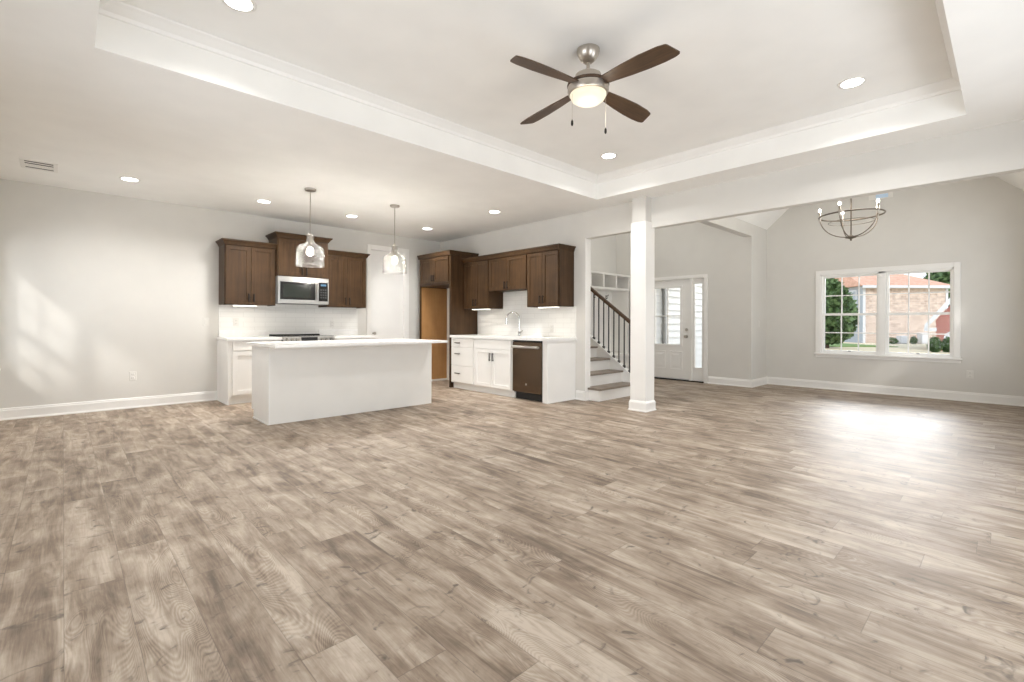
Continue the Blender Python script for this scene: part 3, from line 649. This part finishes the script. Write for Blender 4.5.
# under-cabinet lights
def uc_light(label, x0, x1, y0, y1, z, e):
    t = thing('under_cabinet_light', label, 'light', ((x0 + x1) / 2, (y0 + y1) / 2, z), group='light bars under the wall cabinets')
    b = MB(); b.box(x0, x1, y0, y1, z - 0.010, z, 0.002); put('housing', b, PLAST, t)
    b = MB(); b.box(x0 + 0.006, x1 - 0.006, y0 + 0.004, y1 - 0.004, z - 0.016, z - 0.009); put('lens', b, STRIP, t)
    l = lamp('bar_glow', 'AREA', ((x0 + x1) / 2, (y0 + y1) / 2, z - 0.02), e, (1, 0.9, 0.74), t, shape='RECTANGLE', size=x1 - x0, size_y=y1 - y0)
uc_light('light bar under the wall cabinet left of the microwave', 1.75, 2.06, UY + 0.03, UY + 0.075, 1.37, 0.5)
uc_light('light bar under the wall cabinet beside the fridge surround', UX + 0.03, UX + 0.085, 6.05, 6.50, 1.366, 0.35)
uc_light('light bar under the wall cabinet above the dishwasher', UX + 0.03, UX + 0.085, 4.52, 4.90, 1.366, 0.3)

# ------------------------------------------------------------------ island
t = thing('kitchen_island', 'white kitchen island with quartz top standing in front of the range', 'kitchen island', (2.68, 5.85, 0))
b = MB(); b.box(1.64, 3.725, 5.565, 6.11, 0, 0.852); b.box(1.64, 3.725, 6.11, 6.19, 0.10, 0.852); put('body', b, CABW, t)
b = MB(); b.box(1.637, 3.728, 5.552, 5.566, 0.0, 0.852, 0.002); put('front_panel', b, ISLP, t)
b = MB(); b.box(1.624, 1.64, 5.552, 6.11, 0.0, 0.852, 0.002); b.box(1.624, 1.64, 6.11, 6.19, 0.10, 0.852); b.box(1.616, 1.64, 5.56, 6.11, 0, 0.016); put('end_panel', b, CABW, t)
b = MB(); b.box(1.580, 3.740, 5.19, 6.23, 0.854, 0.886, 0.003); put('countertop', b, quartz, t)
for k in range(3):
    x0 = 1.66 + k * 0.69; b = MB(); b.box(x0, x0 + 0.67, 6.19, 6.21, 0.12, 0.84, 0.003); put('door', b, CABW, t)

# ------------------------------------------------------------------ pendants
def pendant_at(root_loc, label):
    t = thing('pendant_light', label, 'pendant light', root_loc, group='hammered glass pendants over the island')
    b = MB(); b.lathe([(0.066, 0.0), (0.066, -0.012), (0.058, -0.024), (0.02, -0.028)], n=28); put('canopy', b, NICK, t, local=True)
    b = MB(); b.lathe([(0.0055, -0.02), (0.0055, -0.57)], n=10); put('stem', b, NICK, t, local=True)
    b = MB(); b.lathe([(0.012, -0.54), (0.024, -0.555), (0.026, -0.60), (0.022, -0.66), (0.016, -0.67)], n=18); put('socket', b, NICK, t, local=True)
    pr = [(0.043, -0.555), (0.041, -0.60), (0.045, -0.64), (0.075, -0.672), (0.120, -0.690), (0.150, -0.715), (0.158, -0.76), (0.160, -0.84), (0.164, -0.935)]
    b = MB(); b.lathe(pr, n=40, cap=False); sh = put('glass_shade', b, PGLASS, t, local=True)
    so = sh.modifiers.new('thickness', 'SOLIDIFY'); so.thickness = 0.004
    b = MB(); b.sphere((0, 0, -0.755), 0.040, 1.35); put('bulb', b, BULB, t, local=True)
    return t
p1 = pendant_at((2.174, 5.852, HC), 'hammered glass pendant over the middle of the island before the microwave')
p2 = copy_tree(p1); p2.location = (3.32, 5.855, HC); p2['label'] = 'hammered glass pendant over the island end in front of the pantry door'
for p_ in (p1, p2): lamp('pendant_glow', 'POINT', (p_.location[0], p_.location[1], 1.93), 21, (1, 0.95, 0.87), p_, shadow_soft_size=0.05)

# ------------------------------------------------------------------ recessed lights
def can(loc, label, e=10, first=[None], ang=150):
    if first[0] is None:
        t = thing('recessed_light', label, 'ceiling light', loc, group='recessed ceiling lights')
        b = MB(); b.lathe([(0.096, 0.0), (0.096, -0.004), (0.090, -0.007), (0.074, -0.006), (0.072, 0.0)], n=32); put('trim_ring', b, PLAST, t, local=True)
        b = MB(); b.lathe([(0.074, -0.001), (0.074, -0.0065), (0.05, -0.009), (0.005, -0.0095)], n=32); put('lens', b, LEDM, t, local=True)
        first[0] = t
    else:
        t = first[0].copy(); COL.objects.link(t); t['label'] = label; t.location = loc
        for ch in [c for c in first[0].children if c.type == 'MESH']:
            c = ch.copy(); COL.objects.link(c); c.parent = t
    lamp('can_glow', 'SPOT', (loc[0], loc[1], loc[2] - 0.02), e, (1, 0.98, 0.95), t, spot_size=R(ang), spot_blend=0.9, shadow_soft_size=0.07)
    return t
can((0.545, 6.87, HC), 'recessed light in the low kitchen ceiling nearest the ceiling vent', 70)
can((1.942, 6.87, HC), 'recessed light in the kitchen ceiling behind the pendant by the microwave', 125)
can((3.174, 6.88, HC), 'recessed light in the kitchen ceiling between the two pendants', 95)
can((4.530, 6.89, HC), 'recessed light in the kitchen ceiling corner before the fridge surround', 75)
can((4.540, 5.16, HC), 'recessed light in the kitchen ceiling above the sink counter aisle', 125)
can((0.755, 3.17, TZ), 'recessed light in the tray ceiling at the top edge of the photo', 75)
can((4.520, 0.865, TZ), 'recessed light in the tray ceiling right of the ceiling fan', 75)
can((4.500, 3.15, TZ), 'recessed light in the tray ceiling corner nearest the column', 75)

# ceiling vent
t = thing('ceiling_vent', 'small white slotted vent in the ceiling near the left wall', 'vent', (-0.18, 6.93, HC))
b = MB(); b.box(-0.32, -0.04, 6.74, 7.12, HC - 0.008, HC, 0.002); put('frame', b, PLAST, t)
b = MB(); b.box(-0.285, -0.075, 6.775, 7.085, HC - 0.011, HC - 0.007); put('opening', b, mat('duct_shadow', (0.07, 0.07, 0.068), 0.9), t)  # dark plate painting the shade inside the duct
for y in (6.80, 6.88, 6.925, 6.97, 7.05):
    b = MB(); b.prism([(y, HC - 0.011), (y + 0.004, HC - 0.0105), (y + 0.016, HC - 0.017), (y + 0.012, HC - 0.018)], -0.285, -0.075, 'x'); put('slat', b, PLAST, t)

# ------------------------------------------------------------------ ceiling fan
FC = (2.66, 2.036)
t = thing('ceiling_fan', 'four blade ceiling fan with brown blades and lit bowl under the tray', 'ceiling fan', (*FC, TZ))
b = MB(); b.lathe([(0.079, 0), (0.080, -0.014), (0.074, -0.036), (0.056, -0.066), (0.032, -0.088), (0.016, -0.093)], n=36); put('canopy', b, NICK, t, local=True)
b = MB(); b.lathe([(0.0125, -0.085), (0.0125, -0.16)], n=14); b.lathe([(0.020, -0.138), (0.026, -0.146), (0.026, -0.158), (0.034, -0.163)], n=18); put('downrod', b, NICK, t, local=True)
b = MB(); b.lathe([(0.034, -0.158), (0.070, -0.165), (0.090, -0.178), (0.094, -0.212), (0.108, -0.222), (0.132, -0.238)], n=36); put('motor_housing', b, NICK, t, local=True)
b = MB(); b.lathe([(0.12, -0.236), (0.144, -0.239), (0.147, -0.248), (0.144, -0.257), (0.12, -0.259)], n=40); put('blade_ring', b, FANW, t, local=True)
b = MB(); b.lathe([(0.125, -0.258), (0.142, -0.261), (0.143, -0.290), (0.136, -0.308), (0.124, -0.312)], n=40); put('light_ring', b, NICK, t, local=True)
b = MB(); b.lathe([(0.126, -0.304), (0.125, -0.322), (0.114, -0.344), (0.088, -0.364), (0.048, -0.377), (0.004, -0.380)], n=36); put('glass_bowl', b, BOWL, t, local=True)
pts = [(0.10, 0.036), (0.20, 0.046), (0.32, 0.060), (0.45, 0.069), (0.56, 0.070), (0.63, 0.064), (0.662, 0.054), (0.668, 0.044), (0.640, -0.046), (0.630, -0.056), (0.58, -0.066), (0.45, -0.069), (0.32, -0.060), (0.20, -0.046), (0.10, -0.036)]
for k in range(4):
    b = MB(); b.prism(pts, -0.004, 0.004, 'z'); bl = put('blade', b, FANW, t, local=True)
    bl.rotation_euler = (0, 0, R(-5 + 90 * k)); bl.location = (0, 0, -0.256)
    bl.data.transform(Matrix.Rotation(R(3.2), 4, 'Y') @ Matrix.Rotation(R(-13), 4, 'X') @ Matrix.Scale(1.03, 4, (1, 0, 0)))
for dx, dy, zb in ((-0.112, 0.050, -0.505), (0.085, -0.088, -0.545)):
    b = MB(); b.tube([(dx, dy, -0.306), (dx, dy, zb)], 0.0012, 6); ch = put('pull_chain', b, NICK, t, local=True)
    b = MB(); b.lathe([(0.003, 0.0), (0.008, -0.012), (0.009, -0.03), (0.005, -0.042)], (dx, dy, zb), 12); put('fob', b, BRONZE, ch, local=True)
lamp('fan_glow', 'POINT', (*FC, TZ - 0.46), 2.5, (1, 0.90, 0.75), t, shadow_soft_size=0.1)

# ------------------------------------------------------------------ chandelier
DNICK = mat('aged_nickel', (0.20, 0.17, 0.14), 0.4, 1.0)
CC = (7.49, 1.44)
t = thing('chandelier', 'bowl shaped ring chandelier with five lit bulbs in the dining room', 'chandelier', (*CC, 3.225))
q = lambda v: v - 3.225
b = MB(); b.lathe([(0.065, 0), (0.065, -0.015), (0.05, -0.03), (0.012, -0.04)], n=24); put('canopy', b, NICK, t, local=True)
b = MB(); b.lathe([(0.008, -0.03), (0.008, q(2.26))], n=10); put('stem', b, DNICK, t, local=True)
b = MB(); b.torus((0, 0, q(2.545)), 0.352, 0.010, 64, 8); put('ring', b, DNICK, t, local=True)
b = MB(); b.lathe([(0.012, q(2.235)), (0.03, q(2.242)), (0.062, q(2.252)), (0.062, q(2.268)), (0.03, q(2.275)), (0.012, q(2.29))], n=24); b.sphere((0, 0, q(2.225)), 0.014); put('hub', b, DNICK, t, local=True)
b = MB(); b.torus((0, 0, q(2.46)), 0.25, 0.004, 48, 6)
put('inner_ring', b, DNICK, t, local=True)
for k in range(5):
    th = R(34 - 72 * k) + YAW - math.atan2(339, 473) - math.pi / 2      # five arms, evenly spread
    dirx = math.cos(th); diry = math.sin(th)
    pa = []
    for i in range(13):
        a = math.pi / 2 * i / 12; r = 0.04 + 0.305 * math.sin(a); zz = 2.265 + 0.29 * (1 - math.cos(a))
        pa.append((dirx * r, diry * r, q(zz)))
    b = MB(); b.tube(pa, 0.0065, 8); arm = put('arm', b, DNICK, t, local=True)
    cx, cy = dirx * 0.345, diry * 0.345
    b = MB(); b.lathe([(0.008, q(2.50)), (0.02, q(2.555)), (0.022, q(2.56)), (0.012, q(2.563)), (0.012, q(2.625)), (0.009, q(2.63))], (cx, cy, 0), 14); put('candle_cup', b, NICK, arm, local=True)
    b = MB(); b.sphere((cx, cy, q(2.652)), 0.017, 1.5); put('bulb', b, BULB, arm, local=True)
lamp('chandelier_glow', 'POINT', (*CC, 2.72), 14, (1, 0.92, 0.8), t, shadow_soft_size=0.2)

# ------------------------------------------------------------------ staircase
SX0, SX1, SY, RISE, RUN = XBT + 0.004, 6.52, 4.045, 0.184, 0.25
t = thing('staircase', 'white staircase with wood treads, iron balusters and dark rail beside the column', 'staircase', (6.0, SY, 0))
N = 9
for k in range(N):
    y0 = SY + k * RUN; z1 = RISE * (k + 1) - 0.028
    xa = 5.56 if k == 0 else SX0
    if k == 0:
        b = MB(); b.box(xa, SX1, y0, 4.232, 0, z1); b.box(SX0, SX1, 4.232, y0 + RUN, 0, z1); put('riser', b, TRIM, t)
        b = MB(); b.prism([(xa - 0.02, 4.233), (xa - 0.015, y0 - 0.01), (xa + 0.01, y0 - 0.028), (SX1, y0 - 0.028), (SX1, y0 + RUN + 0.01), (SX0, y0 + RUN + 0.01), (SX0, 4.233)], z1, z1 + 0.028, 'z'); put('tread', b, TREADW, t)
    else:
        b = MB(); b.box(SX0, SX1, y0, y0 + RUN, 0 if k < 3 else RISE * (k - 2), z1); put('riser', b, TRIM, t)
        b = MB(); b.box(SX0, SX1, y0 - 0.028, y0 + RUN + 0.01, z1, z1 + 0.028, 0.006); put('tread', b, TREADW, t)
sl = RISE / RUN
def cap_z(y): return 0.886 - 0.025 + (y - 4.875) * sl
ya, yb = 3.97, SY + N * RUN
b = MB(); b.prism([(ya, 0), (yb, 0), (yb, cap_z(yb) - 0.02), (ya, cap_z(ya) - 0.02)], SX1, SX1 + 0.06, 'x'); put('skirt_board', b, TRIM, t)
b = MB(); b.prism([(ya, cap_z(ya) - 0.02), (yb, cap_z(yb) - 0.02), (yb, cap_z(yb)), (ya, cap_z(ya))], SX1 - 0.012, SX1 + 0.08, 'x'); put('skirt_cap', b, TRIM, t)
y = 4.075; bxx = 6.55
while y < yb - 0.1:
    z0 = cap_z(y); b = MB(); b.box(bxx - 0.008, bxx + 0.008, y - 0.008, y + 0.008, z0 - 0.005, z0 + 0.785)
    b.rings([b.rect(bxx - w_, bxx + w_, y - w_, y + w_, z0 + q_) for w_, q_ in ((0.017, -0.012), (0.017, 0.022), (0.009, 0.034))])
    put('baluster', b, IRON, t); y += 0.1
def rail_z(y): return cap_z(y) + 0.775
b = MB(); prof = [(-0.028, 0), (0.028, 0), (0.032, 0.02), (0.026, 0.05), (0.012, 0.062), (-0.012, 0.062), (-0.026, 0.05), (-0.032, 0.02)]
b.rings([[(bxx + a, y_, rail_z(y_) + c_) for a, c_ in prof] for y_ in (ya, yb)]); put('handrail', b, RAILW, t)
b = MB(); b.box(bxx - 0.045, bxx + 0.045, 3.875, 3.965, 0, 1.13, 0.004); b.rings([b.rect(bxx - w_, bxx + w_, 3.92 - w_, 3.92 + w_, z_) for w_, z_ in ((0.045, 1.13), (0.06, 1.14), (0.06, 1.165), (0.04, 1.18), (0.01, 1.185))]); put('newel', b, TRIM, t)

# ------------------------------------------------------------------ hall tree behind the stairs
t = thing('hall_tree', 'white hall tree with cubbies, hook panel and bench behind the stair balusters', 'hall tree', (7.9, 5.7, 0))
HY0, HY1 = 5.50, 5.948
hx = [6.86, 7.29, 7.712, 8.14, 8.60]
b = MB()
for x in hx: b.box(x - 0.022, x + 0.022, HY0, HY1, 1.835, 2.105)
b.box(hx[0] - 0.03, hx[-1] + 0.03, HY0 - 0.012, HY1, 2.085, 2.125, 0.003); b.box(hx[0] - 0.022, hx[-1] + 0.022, HY0, HY1, 1.80, 1.84)
put('cubby_shelf', b, TRIM, t)
b = MB(); b.box(hx[0], hx[-1], HY1 - 0.02, HY1, 0.45, 1.80)
for i in range(9): b.box(hx[0] + i * 0.2175 - 0.0, hx[0] + i * 0.2175 + 0.03, HY1 - 0.03, HY1 - 0.018, 0.52, 1.80)
b.box(hx[0], hx[-1], HY1 - 0.034, HY1 - 0.018, 1.62, 1.74)
put('hook_panel', b, TRIM, t)
for x in (hx[0], hx[-1]):
    b = MB(); b.box(x - 0.022, x + 0.022, HY0 + 0.02, HY1, 0, 1.80); put('side_panel', b, TRIM, t)
b = MB(); b.box(hx[0] - 0.03, hx[-1] + 0.03, HY0 - 0.03, HY1, 0.45, 0.50, 0.004); put('bench_seat', b, TRIM, t)
b = MB(); b.box(hx[0], hx[-1], HY0 + 0.03, HY1, 0, 0.45); put('bench_box', b, TRIM, t)
for x in (7.08, 7.52, 7.93, 8.36):
    b = MB(); hy = HY1 - 0.034; b.box(x - 0.012, x + 0.012, hy - 0.006, hy, 1.645, 1.715, 0.002); b.tube([(x, hy, 1.70), (x, hy - 0.05, 1.70), (x, hy - 0.065, 1.725)], 0.007, 8); b.tube([(x, hy, 1.66), (x, hy - 0.03, 1.65), (x, hy - 0.045, 1.67)], 0.007, 8); put('hook', b, BRONZE, t)

# ------------------------------------------------------------------ outlets and switches
PLATE = mat('wall_plate', (0.74, 0.725, 0.69), 0.45)
def plate(name, label, origin, rz, kind):
    t = thing(name, label, 'outlet' if kind == 'outlet' else 'switch', origin, rz, 'wall outlets and switches')
    b = MB(); b.box(-0.036, 0.036, -0.006, 0, -0.058, 0.058, 0.002); put('cover_plate', b, PLATE, t, local=True)
    if kind == 'outlet':
        for s in (-0.024, 0.024):
            b = MB(); b.box(-0.017, 0.017, -0.009, -0.005, s - 0.014, s + 0.014, 0.002); r_ = put('receptacle', b, PLATE, t, local=True)
            b = MB()
            for d in (-0.007, 0.007): b.box(d - 0.0015, d + 0.0015, -0.0096, -0.0085, s - 0.004, s + 0.006)
            put('slots', b, GREY, r_, local=True)
    else:
        b = MB(); b.box(-0.016, 0.016, -0.010, -0.005, -0.033, 0.033, 0.002); put('rocker', b, PLATE, t, local=True)
plate('wall_outlet', 'white outlet low on the far wall left of the kitchen', (0.663, YA, 0.416), 0, 'outlet')
plate('wall_outlet', 'white outlet low on the dining wall right of the window', (XW, 0.40, 0.394), RB, 'outlet')
plate('wall_outlet', 'white outlet on the tile left of the range', (1.854, YA - 0.011, 1.125), 0, 'outlet')
plate('wall_outlet', 'white outlet on the tile right of the range', (3.292, YA - 0.011, 1.10), 0, 'outlet')
plate('wall_outlet', 'white outlet on the tile above the dishwasher', (XB - 0.011, 4.88, 1.04), RB, 'outlet')
plate('wall_switch', 'white switch on the far wall just left of the tile backsplash', (1.475, YA, 1.123), 0, 'switch')
plate('wall_switch', 'white switch on the short wall return in the dining room', (9.15, 3.139, 1.12), 0, 'switch')

# ------------------------------------------------------------------ outdoors (seen through the windows)
FX, FYv = 0.688, 0.725
def world(r, d): return (FX * d + FYv * r, FYv * d - FX * r)            # r to the right, d away from the viewpoint
b = MB(); b.box(XW + 0.5, 140, -90, 120, -0.75, -0.70)
struct('ground_lawn', b, LAWN, 'pale dry lawn outside the dining window', 'lawn')
OR = YAW - math.pi / 2
c = world(33.0, 40.0)
t = thing('grass_strip', 'strip of green grass at the far edge of the pale lawn', 'grass', (*world(28, 40), -0.70), OR, kind='structure')
b = MB(); b.box(-8, 2.9, -2.2, 4.5, 0, 0.05); put('turf', b, GRASS, t, local=True)
# tan brick house: facade faces the viewpoint; local x to the right, local y away
D0 = 46.0; sc = D0 / 473
hx0 = (864 - 512) * sc; hx1 = (946.5 - 512) * sc
def zat(py, d=D0): return H + (325.5 - py) * d / 473
o = world(hx0, D0); gz = -0.70
t = thing('tan_brick_house', 'tan brick house with orange hipped roof across the lawn', 'house', (*o, gz), OR)
wd = hx1 - hx0; eave = zat(287) - gz; ridge = zat(262) - gz
b = MB(); b.box(0, wd, 0, 11, 0, eave); put('wall', b, TANB, t, local=True)
b = MB(); b.box(-0.06, 0.0, 0.05, 10.9, 0, eave - 0.02); put('side_wall', b, GRAYS, t, 'grey siding on the end wall', local=True)
b = MB(); ov = 0.5; L0 = -0.5
b.rings([[(L0, -ov, eave), (wd + ov, -ov, eave), (wd + ov, 11 + ov, eave), (L0, 11 + ov, eave)], [(L0 + 0.8, 4.6, ridge), (wd - 4.2, 4.6, ridge), (wd - 4.2, 6.4, ridge), (L0 + 0.8, 6.4, ridge)]]); put('roof', b, ROOF, t, local=True)
b = MB(); b.box(L0, wd + ov, -ov - 0.03, -ov + 0.02, eave - 0.22, eave + 0.02); b.box(L0, wd + ov, -ov, 0.05, eave - 0.24, eave - 0.2); b.box(-0.12, 0.12, -0.06, 0.0, 0, eave - 0.2); b.box(wd - 0.1, wd + 0.12, -0.06, 0, 0, eave - 0.2); put('fascia', b, SIDE, t, local=True)
for z0 in (eave - 1.75, eave - 4.0):
    b = MB(); b.box(-0.12, -0.05, 0.85, 1.95, z0, z0 + 1.4); wv = put('window', b, SIDE, t, local=True)
    b = MB(); b.box(-0.14, -0.11, 0.97, 1.36, z0 + 0.12, z0 + 1.28); b.box(-0.14, -0.11, 1.44, 1.83, z0 + 0.12, z0 + 1.28); put('pane', b, GRAYS, wv, local=True)
# red brick house nearer on the right
D1 = 33.0; sc = D1 / 473; o = world((936 - 512) * sc, D1)
t = thing('red_brick_house', 'red brick gabled house right of the tan brick house', 'house', (*o, gz), YAW - math.atan2((936 - 512) * sc, D1) - math.pi / 2)
z1 = (zat(321, D1) - gz); w1 = 6.0; gp = z1 + 4.6
b = MB(); b.prism([(0, 0), (w1, 0), (w1, z1), (w1 / 2, gp - 0.5), (0, z1)], 0, 7, 'y'); put('wall', b, REDB, t, local=True)
b = MB(); b.prism([(-0.55, z1 - 0.62), (w1 / 2, gp - 0.2), (w1 + 0.55, z1 - 0.62), (w1 + 0.55, z1 - 0.35), (w1 / 2, gp + 0.15), (-0.55, z1 - 0.35)], -0.25, 7.2, 'y'); put('roof', b, ROOF, t, local=True)
b = MB(); b.prism([(-0.6, z1 - 0.75), (w1 / 2, gp - 0.3), (w1 + 0.6, z1 - 0.75), (w1 + 0.6, z1 - 0.33), (w1 / 2, gp + 0.17), (-0.6, z1 - 0.33)], -0.34, -0.25, 'y'); b.box(-0.62, 0.05, -0.34, 0.5, z1 - 0.78, z1 - 0.55); put('rake_board', b, SIDE, t, 'white sloping rake board', local=True)
b = MB(); b.prism([(0.42, 0.0), (0.98, 0.0), (0.98, 0.95), (0.92, 1.18), (0.70, 1.34), (0.48, 1.18), (0.42, 0.95)], -0.06, 0.02, 'y'); put('arched_door', b, SIDE, t, local=True)
# utility boxes, shrubs, hedge
def blob_tree(name, label, cat, loc, rx, h, trunk, n, seed, leafs=0.25, group=None, base=0.0):
    rnd_ = random.Random(seed); t = thing(name, label, cat, loc, 0, group)
    b = MB(); b.tube([(0, 0, 0), (0.02, 0, trunk), (0, 0.03, h * 0.7)], [rx * 0.08 + 0.02, rx * 0.06 + 0.015, 0.02], 8); put('trunk', b, BARK, t, local=True)
    b = MB()
    for i in range(n):
        u = rnd_.uniform(-1, 1); a = rnd_.uniform(0, 2 * math.pi); rr = rnd_.uniform(0.55, 1.0) ** 0.5
        s_ = math.sqrt(1 - u * u) * (1.0 - 0.25 * u)
        c_ = Vector((rx * s_ * math.cos(a) * rr, rx * s_ * math.sin(a) * rr, base + (h - base) * (0.5 + 0.5 * u * rr)))
        d1 = Vector((rnd_.gauss(0, 1), rnd_.gauss(0, 1), rnd_.gauss(0, 1))).normalized(); d2 = d1.cross(Vector((rnd_.gauss(0, 1), rnd_.gauss(0, 1), rnd_.gauss(0, 1)))).normalized()
        L = leafs * rnd_.uniform(0.7, 1.3)
        b.b.faces.new([b.b.verts.new(c_ + d1 * L), b.b.verts.new(c_ + d2 * L * 0.5), b.b.verts.new(c_ - d1 * L), b.b.verts.new(c_ - d2 * L * 0.5)])
    put('foliage', b, LEAF, t, local=True); return t
d = 36; blob_tree('broad_tree', 'dense dark green tree left of the tan brick house', 'tree', (*world((827 - 512) * d / 473, d), gz), 1.85, zat(279, d) - gz, 0.8, 3800, 3, 0.26, base=0.3)
d = 62; blob_tree('backyard_tree', 'green tree rising behind the right end of the tan house', 'tree', (*world((941 - 512) * d / 473, d), gz), 2.6, zat(268, d) - gz, 2.0, 2200, 5, 0.35, base=2.5)
d = 76; blob_tree('backyard_tree', 'green tree partly hidden behind the red brick gable', 'tree', (*world((957 - 512) * d / 473, d), gz), 3.0, zat(271, d) - gz, 2.0, 2200, 9, 0.35, base=2.5)
d = 31; blob_tree('hedge_shrub', 'clipped green shrub in front of the red brick house', 'shrub', (*world((935 - 512) * d / 473, d), gz), 0.34, zat(338, d) - gz, 0.2, 700, 11, 0.12, 'hedge shrubs')
blob_tree('hedge_shrub', 'green shrub right of the clipped shrub by the red brick house', 'shrub', (*world((948 - 512) * d / 473, d), gz), 0.30, zat(338.5, d) - gz, 0.2, 700, 12, 0.12, 'hedge shrubs')
d = 44; blob_tree('foundation_shrub', 'low shrub at the foot of the tan brick wall beside the mullion', 'shrub', (*world((892 - 512) * d / 473, d), gz), 0.5, 0.6, 0.1, 260, 13, 0.1)
blob_tree('foundation_shrub', 'low shrub at the foot of the tan brick wall by the utility box', 'shrub', (*world((914 - 512) * d / 473, d), gz), 0.28, 0.7, 0.1, 260, 14, 0.1)
for px, hh, lb in ((902, 0.75, 'small pale utility box against the tan brick wall'), (923, 1.05, 'larger white utility cabinet beside the hedge shrubs')):
    t = thing('utility_box', lb, 'utility box', (*world((px - 512) * 44.5 / 473, 44.5), gz), OR)
    b = MB(); b.box(-0.32, 0.32, -0.3, 0.3, 0.06, hh, 0.03); put('cabinet', b, SIDE, t, local=True)
    b = MB(); b.box(-0.36, 0.36, -0.34, 0.34, 0, 0.06); put('pad', b, CONC, t, local=True)
# porch beside the front door: clapboard wall, white post, dark downspout
b = MB()
k = 0
while k * 0.165 < 3.2:
    z0 = -0.2 + k * 0.165; b.prism([(5.70, z0), (5.660, z0), (5.694, z0 + 0.165), (5.70, z0 + 0.165)], 8.95, 15.0, 'x'); k += 1
b.box(8.95, 15, 5.70, 5.80, -0.2, 3.1)
struct('wall_porch', b, SIDE, 'white clapboard porch wall seen through the front door glass', 'wall')
b = MB(); b.box(8.95, XW + 0.6, 3.3, 5.70, -0.2, -0.1)
struct('porch_floor', b, CONC, 'concrete porch slab outside the front door', 'porch')
b = MB(); b.box(8.95, 13.2, 3.30, 5.95, 2.75, 2.85)
struct('porch_shade_slab', b, TRIM, 'white slab added to shade the porch wall outside the front door', 'porch')  # unseen slab, added to dim the clapboard behind the door glass
t = thing('downspout', 'dark grey downspout on the white porch wall seen through door glass', 'downspout', (10.32, 5.62, -0.2))
b = MB(); b.box(10.27, 10.37, 5.60, 5.668, -0.2, 3.0, 0.01); put('pipe', b, GREY, t)
b = MB(); b.box(10.26, 10.38, 5.594, 5.668, 1.9, 1.94); b.box(10.26, 10.38, 5.594, 5.668, 0.5, 0.54); put('strap', b, GREY, t)
